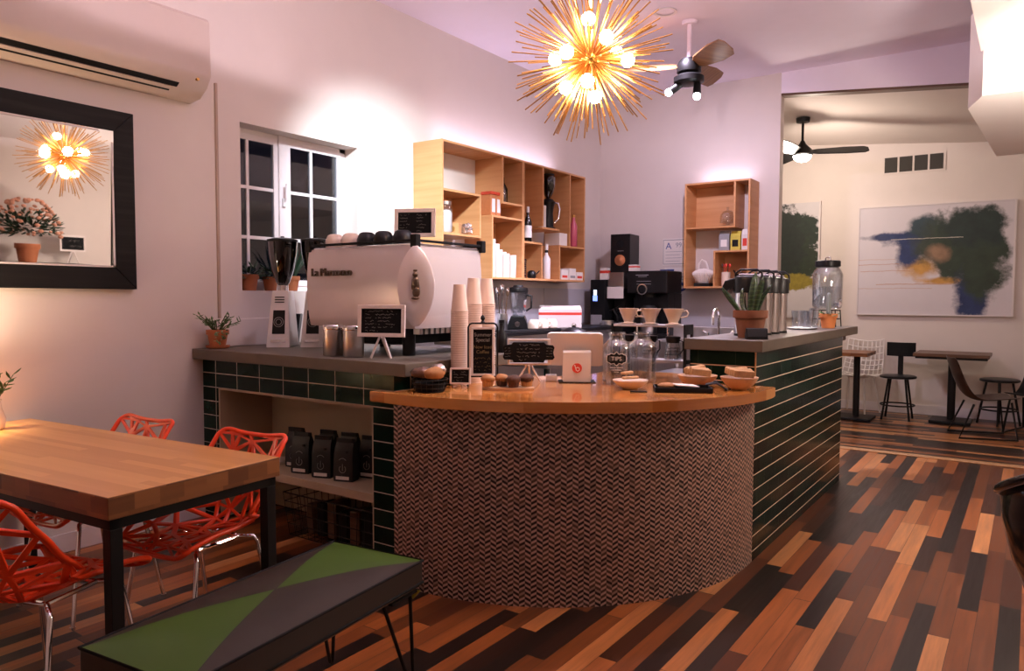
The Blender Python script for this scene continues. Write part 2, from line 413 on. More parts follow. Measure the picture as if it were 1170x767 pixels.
# boxed-in bulkhead under the ceiling
struct(MB().box(-.315, XR, -1.8, 5.56, 2.93, ZC).build('ceiling_soffit', M['soffit']))
struct(MB().prism([(-.30,5.52),(-.395,5.84),(-.305,YB-.001),(XR,YB-.001),(XR,5.52)], 2.645, 3.25, 'z').build('ceiling_soffit_lower', M['soffit']))
struct(MB().box(XL+.016, XL+.03, -1.8, 2.66, 0, .10).build('baseboard_left', M['trimw']))
struct(MB().box(XL, XR, YF-.014, YF, 0, .11).build('baseboard_far', M['trimw']))
struct(MB().box(XL+.0005, XL+.030, 2.789, 2.806, 1.245, 2.72, .003).build('step_shadow_strip', M['shadow_tan']))  # thin tan strip painted in for the shadow line at the wall step
# splash boards
struct(MB().box(XL, XL+.014, 2.80, 4.62, 1.061, 1.238, .003).build('trim_3', M['wall']))
struct(MB().box(XL, XL+.010, 4.64, 6.64, 1.09, 1.483, .002).build('trim_4', M['wall_cool']))
struct(MB().box(XL, XL+.016, 6.645, YB-.013, 1.09, 1.483, .002).build('trim_5', M['wall_cool']))
struct(MB().box(XL+.016, -2.62, YB-.012, YB, .96, 1.483, .002).build('trim_6', M['wall_cool']))

# window in the left wall
win = bpy.data.objects.new('window_1', None); COL.objects.link(win); struct(win)
XW = XL-.14
fr = MB()
fr.box(XW-.05, XW, W0, W1, WZ0, WZ0+.04).box(XW-.05, XW, W0, W1, WZ1-.03, WZ1).box(XW-.05, XW, W0, W0+.03, WZ0, WZ1).box(XW-.05, XW, W1-.055, W1, WZ0, WZ1).box(XW-.05, XW+.012, 3.386, 3.449, WZ0, WZ1)
fr.build('window_frame', M['trimw'], win)
def sash(y0, y1, x, ymid, zs):
    m = MB(); z0, z1 = WZ0+.04, WZ1-.03
    m.box(x-.03, x, y0, y0+.035, z0, z1).box(x-.03, x, y1-.035, y1, z0, z1).box(x-.03, x, y0+.035, y1-.035, z0, z0+.04).box(x-.03, x, y0+.035, y1-.035, z1-.04, z1)
    m.box(x-.022, x-.004, ymid-.011, ymid+.011, z0+.04, z1-.04)
    for z in zs: m.box(x-.021, x-.005, y0+.035, y1-.035, z-.011, z+.011)
    s_ = m.build('sash', M['trimw'], win)
    MB().box(x-.018, x-.012, y0+.03, y1-.03, z0+.03, z1-.03).build('pane', M['glass_w'], s_)
sash(W0+.03, 3.386, XW-.004, 3.14, (1.79, 2.13))
sash(3.449, W1-.055, XW+.01, 3.675, (1.79, 2.13))
MB().tube([(XW+.02,3.417,2.05),(XW+.045,3.417,2.08),(XW+.05,3.42,2.18)], .008, 8).box(XW+.012, XW+.03, 3.405, 3.43, 2.02, 2.08, .004).build('latch', M['trimw'], win)

# ------------------------------------------------------------------ world and lights
wd = bpy.data.worlds.new('world'); SC.world = wd; wd.use_nodes = True
wd.node_tree.nodes['Background'].inputs[0].default_value = (.006,.008,.014,1); wd.node_tree.nodes['Background'].inputs[1].default_value = 1.0
def light(name, kind, loc, energy, col, size=.05, rot=None, target=None, **kw):
    L = bpy.data.lights.new(name, kind); L.energy = energy; L.color = col
    if kind == 'AREA': L.shape = 'DISK'; L.size = size
    else: L.shadow_soft_size = size
    for k, v in kw.items(): setattr(L, k, v)
    o = bpy.data.objects.new(name, L); COL.objects.link(o); o.location = loc
    if target is not None: o.rotation_euler = (Vector(target)-Vector(loc)).to_track_quat('-Z','Y').to_euler()
    return o
# ------------------------------------------------------------------ green tiled counter with the coffee-bag niche
ct = thing('tiled_counter', 'green square-tiled counter with concrete top and an open shelf niche, under the window', 'counter', (-3.2,2.9,0))
def L_(m, name, mt, par, **k):      # world-space mesh under a thing placed at par.location
    return m.build(name, mt, par, loc=tuple(-Vector(par.location)), **k)
b = MB()
PX = -4.246
b.box(PX,-4.095,2.678,3.46,0,.996).box(-2.746,-2.60,2.678,3.46,0,.996).box(-4.095,-2.746,2.678,3.46,.822,.996).box(-4.095,-2.746,3.08,3.46,0,.822)
L_(b, 'tiled_front', M['green'], ct)
b = MB()
b.box(-4.094,-4.080,2.684,3.079,.012,.821).box(-2.761,-2.747,2.684,3.079,.012,.821).box(-4.080,-2.761,3.065,3.079,.012,.821).box(-4.080,-2.761,2.684,3.065,.809,.821)
L_(b, 'niche_lining', M['niche'], ct)
L_(MB().box(-4.079,-2.762,2.690,3.064,.313,.3615,.003), 'shelf', M['niche'], ct)
L_(MB().box(PX+.002,-2.452,2.604,3.62,.997,1.060,.004), 'concrete_top', M['concrete'], ct)

# ------------------------------------------------------------------ curved bar
CB = Vector((-2.40,3.78))
cb = thing('curved_bar', 'curved service bar with chevron mosaic front and glossy wood top', 'counter', (CB.x,CB.y,0))
def arc_shell(R, t, z0, z1, n=48):
    path = [(-2.472, CB.y-R)]
    path += [(CB.x+R*cos(RAD(a)), CB.y+R*sin(RAD(a))) for a in [270+90*i/n for i in range(n+1)]]
    path += [(CB.x+R, 3.855)]
    m = MB(); s = [0.0]
    for i in range(1, len(path)): s.append(s[-1]+math.dist(path[i], path[i-1]))
    inner = [(-2.472, CB.y-R+t)]+[(CB.x+(R-t)*cos(RAD(a)), CB.y+(R-t)*sin(RAD(a))) for a in [270+90*i/n for i in range(n+1)]]+[(CB.x+R-t,3.855)]
    V = [[m.bm.verts.new((x-CB.x,y-CB.y,z)) for x,y in pp] for pp,z in ((path,z0),(path,z1),(inner,z0),(inner,z1))]
    for i in range(len(path)-1):
        f = m._f([V[0][i],V[0][i+1],V[1][i+1],V[1][i]])
        for l,(u,v) in zip(f.loops, ((s[i],z0),(s[i+1],z0),(s[i+1],z1),(s[i],z1))): l[m.uv].uv = (u,v)
        f.tag = True
        m._f([V[2][i+1],V[2][i],V[3][i],V[3][i+1]]); m._f([V[1][i],V[1][i+1],V[3][i+1],V[3][i]]); m._f([V[2][i],V[2][i+1],V[0][i+1],V[0][i]])
    m._f([V[0][0],V[1][0],V[3][0],V[2][0]]); m._f([V[0][-1],V[2][-1],V[3][-1],V[1][-1]])
    return m, path, s
m, path, ss = arc_shell(1.235, .045, 0, .879)
def chev_uv(p, n):
    x, y = p.x, p.y
    if x < 0: u = x+.072
    elif y > 0: u = .072+1.235*pi/2+y
    else: u = .072+1.235*(math.atan2(y,x)+pi/2)
    return (u, p.z)
m.build('mosaic_apron', M['chev'], cb, uvfn=chev_uv, smooth=40)
out = [(-2.475,2.546),(-2.585,2.546),(-2.598,2.535),(-2.602,2.522),(-2.595,2.509),(-2.58,2.503)]
out += [(CB.x+1.345*cos(RAD(a)), CB.y+1.277*sin(RAD(a))) for a in [270+90*i/44 for i in range(45)]]
out += [(-1.055,3.83),(-1.065,3.845),(-1.545,3.845),(-1.55,4.20),(-2.13,4.20),(-2.13,3.68),(-2.47,3.48)]
MB().prism([(x-CB.x,y-CB.y) for x,y in out], .88, .93, 'z', .006).build('wood_top', M['bartop'], cb)
MB().box(-2.12-CB.x,-2.06-CB.x,3.62-CB.y,3.70-CB.y,0,.879).box(-2.12-CB.x,-2.06-CB.x,4.1-CB.y,4.18-CB.y,0,.879).build('post', M['darkwood'], cb)

# ------------------------------------------------------------------ raised counter on the aisle
rc = thing('aisle_counter', 'long dark green tiled counter with thick concrete top facing the aisle', 'counter', (-1.34,4.9,0))
L_(MB().box(-1.52,-1.165,3.86,6.0,0,1.104), 'tiled_body', M['green_long'], rc)
L_(MB().box(-1.532,-1.115,3.80,6.30,1.105,1.165,.004), 'concrete_top', M['concrete'], rc)
L_(MB().box(-1.171,-1.1642,3.8592,3.866,.94,1.104), 'corner_trim', M['thresh'], rc)
L_(MB().prism([(-1.50,6.002),(-1.18,6.0),(-1.18,6.2),(-1.50,6.2)],1.06,1.104,'z'), 'bracket', M['darkwood'], rc)

# ------------------------------------------------------------------ back counters behind the bar
wc = thing('wall_counter', 'stainless work counter with black top under the long wall shelf', 'counter', (-3.9,5.4,0))
L_(MB().box(-4.243,-3.62,3.63,7.22,.0,1.054,.004), 'cabinet', M['steel'], wc)
L_(MB().box(-4.243,-3.59,3.63,7.22,1.055,1.086,.003), 'counter_top', M['black'], wc)
for y in (4.2,5.0,5.8,6.6):
    d = L_(MB().box(-3.619,-3.60,y-.37,y+.37,.1,1.01,.004), 'door', M['steel'], wc)
    MB().tube([(-3.60,y+.28,.8),(-3.57,y+.28,.8),(-3.57,y+.28,.95),(-3.60,y+.28,.95)],.008,8).build('handle', M['chrome'], d)
bc = thing('rear_counter', 'stainless counter along the rear wall carrying the coffee brewers', 'counter', (-3.4,7.55,0))
L_(MB().box(-4.24,-2.47,7.26,YB-.014,.0,.899,.004), 'cabinet', M['steel'], bc)
L_(MB().box(-4.24,-2.45,7.24,YB-.014,.90,.93,.003), 'counter_top', M['steel'], bc)
pt_ = thing('prep_table', 'low stainless prep table behind the tablet stand', 'table', (-3.05,4.85,0))
L_(MB().box(-3.45,-2.72,4.3,5.45,.89,.92,.004), 'tabletop', M['steel'], pt_)
for x in (-3.41,-2.76):
    for y in (4.34,5.41): L_(MB().cyl((x,y,0),(x,y,.89),.018), 'leg', M['chrome'], pt_)
sk = thing('sink_unit', 'stainless sink unit with a gooseneck faucet by the rear opening', 'sink', (-2.1,5.6,0))
b = MB(); b.box(-2.46,-1.66,5.3,5.34,1.0,1.05).box(-2.46,-1.66,5.8,5.9,1.0,1.05).box(-2.46,-2.42,5.34,5.8,1.0,1.05).box(-1.70,-1.66,5.34,5.8,1.0,1.05).box(-2.42,-1.70,5.34,5.8,.78,.80)
L_(b, 'basin', M['steel'], sk)
L_(MB().box(-2.46,-1.66,5.86,5.9,1.05,1.145,.003), 'splash_back', M['steel'], sk)
for x in (-2.42,-1.70):
    for y in (5.35,5.85): L_(MB().cyl((x,y,0),(x,y,1.0),.018), 'leg', M['chrome'], sk)
fx = -2.06
fpts = [(fx,5.83,1.05),(fx,5.83,1.22)]+[(fx,5.76+.07*cos(RAD(a)),1.22+.075*sin(RAD(a))) for a in range(10,181,17)]+[(fx,5.69,1.17)]
L_(MB().tube(fpts,.012,10).cyl((fx,5.83,1.05),(fx,5.83,1.08),.024), 'faucet', M['chrome'], sk, smooth=50)
for s__ in (-1,1): L_(MB().cyl((fx+s__*.09,5.83,1.05),(fx+s__*.09,5.83,1.10),.016).tube([(fx+s__*.09,5.83,1.10),(fx+s__*.12,5.80,1.12)],.007), 'tap', M['chrome'], sk, smooth=50)

# ------------------------------------------------------------------ mirror and air conditioner
mr = thing('wall_mirror', 'large mirror in a wide black wooden frame below the air conditioner', 'mirror', (XL+.017,1.62,1.422))
y0,y1,z0,z1,fwid = -.63,.63,.0,.99,.12
fr = MB()
for P in ([(y0,z0),(y1,z0),(y1-fwid,z0+fwid),(y0+fwid,z0+fwid)],[(y1,z0),(y1,z1),(y1-fwid,z1-fwid),(y1-fwid,z0+fwid)],[(y1,z1),(y0,z1),(y0+fwid,z1-fwid),(y1-fwid,z1-fwid)],[(y0,z1),(y0,z0),(y0+fwid,z0+fwid),(y0+fwid,z1-fwid)]):
    fr.prism(P, .0, .042, 'x', .004)
fr.build('frame', M['blackframe'], mr)
MB().box(-.003,.003,-.513,.513,-.378,.378).build('mirror_glass', M['mirror'], mr, loc=(.0225,(y0+y1)/2,(z0+z1)/2), rot=(0,.028,-.021))
b = MB(); q = .010
b.box(.0415,.045,y0+fwid,y0+fwid+q,z0+fwid,z1-fwid).box(.0415,.045,y1-fwid-q,y1-fwid,z0+fwid,z1-fwid).box(.0415,.045,y0+fwid,y1-fwid,z0+fwid,z0+fwid+q).box(.0415,.045,y0+fwid,y1-fwid,z1-fwid-q,z1-fwid)
b.build('inner_lip', M['canvas'], mr)
ac = thing('air_conditioner', 'white wall air conditioner with a dark slotted outlet above the black mirror', 'air conditioner', (XL+.017,2.0,2.545))
ac.scale = (1.05,1.05,1.05)
prof = [(0,.01),(.10,.02),(.17,.07),(.20,.115),(.203,.14),(.203,.43),(.185,.45),(0,.45)]
MB().prism(prof, -.55, .60, 'y', .008).build('body', M['ac'], ac, smooth=30)
sl = Vector((.17-.10,.07-.02)).normalized(); no = Vector((sl.y,-sl.x))
def slot(t0, t1, th, name, mt, ya=-.5, yb=.43):
    p = [Vector((.10,.02))+sl*t0, Vector((.10,.02))+sl*t1]
    MB().prism([tuple(p[0]+no*.0), tuple(p[1]+no*.0), tuple(p[1]+no*th), tuple(p[0]+no*th)], ya, yb, 'y').build(name, mt, ac)
slot(.050,.082,.003,'air_outlet',M['black']); slot(.012,.024,.003,'air_outlet',M['black'],-.5,.40)
slot(.026,.047,.006,'louver',M['ac'],-.5,.42)
MB().cyl((.19,.52,.10),(.206,.52,.10),.008).build('indicator', M['brass'], ac)

# ------------------------------------------------------------------ dining table, bench
dt = thing('dining_table', 'butcher-block dining table on a black square-tube frame', 'table', (-2.325,1.137,0), RAD(5))
TL, TW, TZ = 1.80, .69, .757
def tb_uv(p, n): return (p.x, p.y) if abs(n.z) > .5 else ((p.z*.0+p.y, p.z) if abs(n.x) > .5 else (p.x, p.z))
tt = MB().box(-TL,0,0,TW,TZ-.074,TZ,.003).build('tabletop', [M['butcher'],M['butcher_end']], dt, uvfn=tb_uv)
for p in tt.data.polygons: p.material_index = 0 if p.normal.z > .6 else 1
i0 = .012; z1 = TZ-.075; s_ = .042
fr = MB(); fr.box(-TL+i0,-i0,i0,i0+.028,z1-.034,z1).box(-TL+i0,-i0,TW-i0-.028,TW-i0,z1-.034,z1).box(-TL+i0,-TL+i0+.028,i0,TW-i0,z1-.034,z1).box(-i0-.028,-i0,i0,TW-i0,z1-.034,z1)
fr.build('frame', M['blackmetal'], dt)
for x in (-i0-s_, -TL+i0):
    for y in (i0, TW-i0-s_): MB().box(x,x+s_,y,y+s_,0,z1-.0345,.002).build('leg', M['blackmetal'], dt)

bn = thing('upholstered_bench', 'low bench with green and grey harlequin vinyl cushion and black hairpin legs', 'bench', (-1.872,1.41,0), RAD(6.5))
t = NT('harlequin_vinyl'); u, ux, uy = t.uv()
BW, BL = .205, .485
ax = t.math('DIVIDE', t.math('ABSOLUTE', ux), BW); ay = t.math('DIVIDE', t.math('ABSOLUTE', uy), BL)
g = t.math('GREATER_THAN', ay, ax); seam = t.math('LESS_THAN', t.math('ABSOLUTE', t.math('SUBTRACT', ay, ax)), .008)
nz = t.noise(60, 3)
c = t.mix(g, (.030,.022,.016), (.046,.100,.009)); c = t.mix(seam, c, (.02,.02,.015))
t.l(c, t.b.inputs['Base Color']); t.b.inputs['Roughness'].default_value = .5; t.b.inputs['Specular IOR Level'].default_value = .25; t.bump(nz, .08, .002)
M['vinyl'] = t.m; M['vinyl_side'] = mat('grey_vinyl_side', (.022,.017,.013), .4, 0, .08, 30)
m = MB()      # crowned cushion
nx, ny = 12, 26; G = []
for j in range(ny+1):
    row = []
    for i in range(nx+1):
        x = -BW+2*BW*i/nx; y = -BL+2*BL*j/ny
        cr = (1-abs(x/BW)**3)*(1-abs(y/BL)**6)
        row.append(m.bm.verts.new((x,y,.458+.028*cr)))
    G.append(row)
for j in range(ny):
    for i in range(nx): m._f([G[j][i],G[j][i+1],G[j+1][i+1],G[j+1][i]])
cu_ = m.build('cushion_top', M['vinyl'], bn, smooth=60, uvfn=lambda p,n:(p.x,p.y))
MB().box(-BW,BW,-BL,BL,.378,.4575,.006,2).build('cushion_side', M['vinyl_side'], bn)
MB().tube([(-BW,-BL,.458),(BW,-BL,.458),(BW,BL,.458),(-BW,BL,.458)],.005,8,True).tube([(-BW,-BL,.381),(BW,-BL,.381),(BW,BL,.381),(-BW,BL,.381)],.005,8,True).build('piping', M['matte_black'], bn)
MB().box(-BW+.02,BW-.02,-BL+.02,BL-.02,.358,.377).build('base_board', M['darkwood'], bn)
for sx in (-1,1):
    for sy in (-1,1):
        x, y = sx*(BW-.055), sy*(BL-.06)
        MB().tube([(x-.0,y-sy*.09,.335),(x+sx*.035,y+sy*.012,.02),(x+sx*.037,y+sy*.020,.008),(x+sx*.036,y+sy*.028,.02),(x+sx*.02,y+sy*.03,.357)],.0065,8).box(x-.03,x+.045,y-.10 if sy>0 else y-.05,y+.05 if sy>0 else y+.10,.350,.3575).build('leg', M['blackmetal'], bn)
MB().prism([(0.02,.32),(.055,.357),(.0,.357)],.0,.0015,'y').build('tag', M['yellow'], bn, loc=(BW-.05,BL-.02,0))

# ------------------------------------------------------------------ orange web chairs
def shell_pts(u, t):
    """u in [-1,1] across, t in [0,1] from front edge over the seat and up the back."""
    S = [(.235,.425),(.20,.448),(.10,.452),(0,.440),(-.10,.432),(-.165,.445),(-.205,.50),(-.235,.58),(-.260,.66),(-.280,.745),(-.292,.787)]
    k = t*(len(S)-1); i = min(int(k), len(S)-2); f = k-i
    def cr(a,b,c,d,f): return .5*((2*b)+(-a+c)*f+(2*a-5*b+4*c-d)*f*f+(-a+3*b-3*c+d)*f**3)
    g = lambda j: S[max(0,min(len(S)-1,j))]
    y = cr(g(i-1)[0],g(i)[0],g(i+1)[0],g(i+2)[0],f); z = cr(g(i-1)[1],g(i)[1],g(i+1)[1],g(i+2)[1],f)
    w = .225+.012*sin(pi*min(1,t*1.6))-.03*max(0,t-.55)/.45
    curl = abs(u)**2.6
    side = max(0, 1-abs(t-.52)/.42)
    return Vector((u*w*(1-.04*curl*side), y+ (.045*min(1,max(.0,(1-t)/.3))+.06*side)*curl*(1 if t>.45 else .3) , z+(.022+.075*side)*curl))
def outline(n=22):
    P = []
    for k in range(n): P.append((-1, .10+.80*k/n))
    for k in range(8): a = pi-(pi/2)*k/8; P.append((-.70+.30*cos(a), .90+.10*sin(a)))
    for k in range(8): P.append((-.70+1.4*k/8, 1.0))
    for k in range(8): a = pi/2-(pi/2)*k/8; P.append((.70+.30*cos(a), .90+.10*sin(a)))
    for k in range(n): P.append((1, .90-.80*k/n))
    for k in range(8): a = -(pi/2)*k/8; P.append((.72+.28*cos(a), .10+.10*sin(a)))
    for k in range(8): P.append((.72-1.44*k/8, 0.0))
    for k in range(8): a = -pi/2-(pi/2)*k/8; P.append((-.72+.28*cos(a), .10+.10*sin(a)))
    return P
def web_chair(loc, rz, label):
    rng = random.Random(5)
    root = thing('web_chair', label, 'chair', loc, rz, 'orange web chairs')
    B = outline(); pts = [Vector((u*.23, t*.95)) for u,t in B]; nb = len(pts)
    inner = []
    for j in range(8):
        for i in range(5):
            u = -.72+1.44*(i+.5*(j%2)-.12)/4.2+rng.uniform(-.12,.12); t = .07+.86*j/7+rng.uniform(-.04,.04)
            if abs(u) < .86 and .04 < t < .96: inner.append(Vector((u*.23, t*.95)))
    sub = [pts[i] for i in range(0, nb, 5)]
    res = geometry.delaunay_2d_cdt(sub+inner, [(i,(i+1)%len(sub)) for i in range(len(sub))], [], 1, 1e-6)
    V, F = res[0], res[2]
    m = MB(); vm = {}
    def vert(p):
        key = (round(p.x,5), round(p.y,5))
        if key not in vm: vm[key] = m.bm.verts.new(shell_pts(p.x/.23, p.y/.95))
        return vm[key]
    for f in F:
        if len(f) != 3: continue
        p = [V[i] for i in f]
        a, b_, c_ = [(p[(i+1)%3]-p[(i+2)%3]).length for i in range(3)]
        per = a+b_+c_; ic = (p[0]*a+p[1]*b_+p[2]*c_)/per
        area = abs((p[1]-p[0]).x*(p[2]-p[0]).y-(p[1]-p[0]).y*(p[2]-p[0]).x)/2; inr = 2*area/per
        w_ = .0068+.0030*rng.random()
        vs = [vert(q) for q in p]
        if inr < w_*1.35: m._f(vs); continue
        k = 1-w_/inr; iv = [m.bm.verts.new(shell_pts(*( (ic+(q-ic)*k).x/.23, (ic+(q-ic)*k).y/.95 ))) for q in p]
        for i in range(3): m._f([vs[i],vs[(i+1)%3],iv[(i+1)%3],iv[i]])
    sh = m.build('shell', M['orange'], root, smooth=70, mods=[('SOLIDIFY',dict(thickness=.009,offset=0)),('BEVEL',dict(width=.002,segments=2,limit_method='ANGLE'))])
    rim = [shell_pts(u*.995,t*.995+.0025) for u,t in B]
    MB().tube(rim,.0100,8,True).build('rim', M['orange'], sh, smooth=80)
    R = .009
    for sx in (-1,1):
        for sy,yy,fy in ((1,.15,.21),(-1,-.13,-.20)):
            MB().tube([(sx*.12,yy*.7,.417),(sx*.165,yy*.97,.415),(sx*.178,yy*1.02,.395),(sx*.215,fy,.006)],R,10).lathe([(.012,0),(.012,.012)],(sx*.215,fy,0),10).build('leg', M['chrome'], root, smooth=50)
    MB().tube([(-.12,.105,.417),(.12,.105,.417)],R,8).tube([(-.12,-.091,.417),(.12,-.091,.417)],R,8).tube([(-.12,-.091,.417),(-.12,.105,.417)],R,8).tube([(.12,-.091,.417),(.12,.105,.417)],R,8).build('seat_frame', M['chrome'], root)
    return root
# local +y is the way the sitter faces
c2 = web_chair((-2.70,1.675,0), pi+RAD(6), 'orange web chair pushed under the table in front of the coffee-bag niche')
dup(c2, (-3.44,1.61,0), pi+RAD(4), 'orange web chair between the table and the wall under the mirror')
dup(c2, (-2.64,1.07,0), RAD(20), 'orange web chair on the camera side of the table with its side rim showing')
# ------------------------------------------------------------------ helpers for small things
def squiggle(m, x0, x1, y, z, amp, rng, step=.004, th=.0011):
    """one hand-chalked line of writing on a plane facing -Y (centre height z)."""
    x = x0; pts = []
    while x < x1:
        pts.append((x, z+amp*rng.uniform(-1,1))); x += step*rng.uniform(.6,1.4)
        if rng.random() < .13: 
            _rib(m, pts, y, th); pts = []; x += step*1.6
    _rib(m, pts, y, th)
def _rib(m, pts, y, th):
    for a, b in zip(pts, pts[1:]):
        d = Vector((b[0]-a[0], b[1]-a[1]));
        if d.length < 1e-6: continue
        n = Vector((-d.y, d.x)).normalized()*th*.5
        m.poly([(a[0]-n.x,y,a[1]-n.y),(b[0]-n.x,y,b[1]-n.y),(b[0]+n.x,y,b[1]+n.y),(a[0]+n.x,y,a[1]+n.y)])
def framed_board(root, w, h, z0, fw_, mt_frame, lines, tilt=0.0, seed=1, y=0.0, cols=1):
    """framed chalkboard hanging over local origin: bottom at z0, facing -Y, leaning back by tilt."""
    rng = random.Random(seed); rot = (-tilt,0,0)
    m = MB(); d = .014
    m.box(-w/2,w/2,-d,0,0,fw_,.002).box(-w/2,w/2,-d,0,h-fw_,h,.002).box(-w/2,-w/2+fw_,-d,0,fw_,h-fw_,.002).box(w/2-fw_,w/2,-d,0,fw_,h-fw_,.002)
    m.build('frame', mt_frame, root, loc=(0,y,z0), rot=rot)
    bd = MB().box(-w/2+fw_-.002,w/2-fw_+.002,-.007,-.002,fw_-.002,h-fw_+.002).build('chalkboard', M['board'], root, loc=(0,y,z0), rot=rot)
    m = MB(); n = len(lines)
    for i, (a, b_) in enumerate(lines):
        z = h-fw_-(i+.75)*(h-2*fw_)/(n+.5)
        for c in range(cols):
            cx0 = -w/2+fw_+(w-2*fw_)*c/cols; cw = (w-2*fw_)/cols
            squiggle(m, cx0+a*cw, cx0+b_*cw, -.0078, z, (h-2*fw_)/(n+.5)*.24, rng, .004 if w < .3 else .006)
    m.build('chalk_writing', M['chalk'], bd)
def tripod(root, zt, spread, mt, r=.005, back=.09, y=0.0):
    for sx in (-1,1): MB().cyl((sx*.012,y,zt),(sx*spread,y-.01,r),r,8).build('leg', mt, root)
    MB().cyl((0,y+.004,zt),(0,y+back,r),r,8).build('leg', mt, root)
def leafy(n, mb, c, R, rng, size, up=.5, droop=.0, fold=.25):
    for i in range(n):
        a = rng.uniform(0,2*pi); e = rng.uniform(-.2,1.2)
        d = Vector((cos(a)*cos(e), sin(a)*cos(e), sin(e)*up+.1)).normalized()
        p = Vector(c)+Vector((d.x*R[0],d.y*R[1],d.z*R[2]))*rng.uniform(.35,1.0)
        leaf(mb, p, (d+Vector((rng.uniform(-.5,.5),rng.uniform(-.5,.5),rng.uniform(-.4,.4)-droop))).normalized(), size*rng.uniform(.7,1.3), size*.36*rng.uniform(.8,1.2), fold)
def leaf(mb, p, d, L, W, fold=.25):
    s = d.cross(Vector((0,0,1)))
    if s.length < .05: s = d.orthogonal()
    s.normalize(); n = s.cross(d)
    pts = []
    for k, (t, w) in enumerate(((0,.12),(.3,.85),(.6,1.0),(1.0,.0))):
        b = p+d*(L*t)-n*(L*.18*t*t); pts.append((b+s*(W*w*.5)-n*(W*fold*w), b+n*(W*.1), b-s*(W*w*.5)-n*(W*fold*w)))
    for A, B in zip(pts, pts[1:]):
        va = [mb.bm.verts.new(q) for q in A]; vb = [mb.bm.verts.new(q) for q in B]
        mb._f([va[0],va[1],vb[1],vb[0]]); mb._f([va[1],va[2],vb[2],vb[1]])
def pot(root, r, h, mt, saucer=False, z=0.0):
    if saucer: MB().lathe([(r*.80,0),(r*1.02,.004),(r*1.10,.018),(r*1.02,.018),(r*.8,.010)],(0,0,z),28).build('saucer', mt, root, smooth=45); z += .0105
    MB().lathe([(r*.66,0),(r*.70,.002),(r*.90,h*.72),(r*1.0,h*.72),(r*1.02,h*.76),(r*1.02,h),(r*.90,h),(r*.86,h*.80),(.001,h*.79)],(0,0,z),32,cap1=False).build('pot', mt, root, smooth=40)
    MB().lathe([(r*.855,0),(r*.4,.006),(.001,.008)],(0,0,z+h*.80),20,cap1=False).build('soil', M['soil'], root, smooth=60)
    return z

# ------------------------------------------------------------------ espresso machine
em = thing('espresso_machine', 'big white and steel espresso machine with an oval lion medallion on its corner', 'espresso machine', (-3.545,2.95,1.061))
W_, D_ = .84, .60
def bulge(z):       # z from 0 (bottom) to 1
    return .045*math.sqrt(max(0,1-((z-.52)/.56)**2))-.018
m = MB(); R = []
zs = [.150+.448*i/14 for i in range(15)]
for i, z in enumerate(zs):
    b = bulge(i/14); b2 = b
    R.append([m.bm.verts.new((x,y,z)) for x,y in ((0,-b),(W_,-b),(W_+b2,0),(W_+b2,D_-.05),(W_-.02,D_),(0.02,D_),(-b2*.6,D_-.05),(-b2*.6,0))])
for A,B in zip(R,R[1:]):
    for k in range(8): m._f([A[k],A[(k+1)%8],B[(k+1)%8],B[k]])
m._f(list(reversed(R[0]))); m._f(R[-1])
m.build('body', M['steelpaint'], em, smooth=35)
# oval medallion
ov = MB(); n = 40; Hh, Ww = .214, .100
lens = []
for k in range(n):
    a = 2*pi*k/n; zz = sin(a); lens.append((Ww*(.10+.90*(1-zz*zz)**.80)*(1 if cos(a) >= 0 else -1), Hh*zz))
ra = [ov.bm.verts.new((x,0,z)) for x,z in lens]; rb = [ov.bm.verts.new((x,-.026,z)) for x,z in lens]; rc_ = [ov.bm.verts.new((x*.94,-.031,z*.96)) for x,z in lens]; rd = [ov.bm.verts.new((x*.5,-.034,z*.5)) for x,z in lens]
for A,B in ((ra,rb),(rb,rc_),(rc_,rd)):
    for k in range(n): ov._f([A[k],A[(k+1)%n],B[(k+1)%n],B[k]])
ov._f(rd); ov._f(list(reversed(ra)))
oa = RAD(38)
med = ov.build('corner_medallion', M['steelpaint'], em, loc=(W_+.012,-.004,.378), rot=(0,0,oa), smooth=40)
e = MB()
e.ball((0,-.052,.062),.015,12).ball((0,-.05,.02),.019,12,(1,.6,1.7)).ball((.004,-.048,-.03),.021,12,(1,.55,1.5)).ball((-.014,-.05,.0),.008,8,(1,.8,2.6)).ball((.014,-.05,-.0),.008,8,(1,.8,2.6)).ball((0,-.047,-.062),.016,10,(1.4,.6,.6)).ball((.0,-.05,.083),.008,8,(1.5,.7,.8))
e.build('lion_emblem', M['brass_dark'] if 'brass_dark' in M else mat('emblem_bronze',(.16,.12,.09),.3,.9,.2), med)
lg = text('lettering', 'La Marzocco', .066, mat('lettering_metal',(.22,.18,.14),.25,1,.1), em, (.22,-.0335,.462), FRONT, .007)
# top rail, cup tray
tr = MB()
z = .612
tr.box(-.01,W_+.02,-.015,.0,z+.004,z+.018,.003).box(-.01,.005,0,D_-.02,z+.004,z+.018,.003).box(W_+.005,W_+.02,0,D_-.02,z+.004,z+.018,.003)
tr.box(-.01,W_+.02,D_-.035,D_-.02,z+.004,z+.018,.003)
tr.build('cup_rail', M['matte_black'], em)
MB().tube([(0,-.004,.604),(W_+.01,-.004,.604),(W_+.01,D_-.03,.604),(0,D_-.03,.604)],.004,8,True).build('rail_bar', M['chrome'], em)
MB().box(.02,W_-.01,.01,D_-.04,.599,.606).build('cup_tray', M['steel'], em)
for x in (-.002,W_+.008):
    for y in (-.004,D_-.03): MB().box(x-.022,x+.022,y-.02,y+.02,.585,.655,.006).build('rail_post', M['matte_black'], em)
for x in (.10,.74):
    for y in (.06,.52): MB().cyl((x,y,.0),(x,y,.152),.036,20).build('foot', M['black'], em, smooth=50)
MB().box(.16,.66,.08,.55,.055,.150,.01).build('underbody', M['matte_black'], em)
m = MB().box(.45,W_-.005,.60,.72,.022,.090,.004)
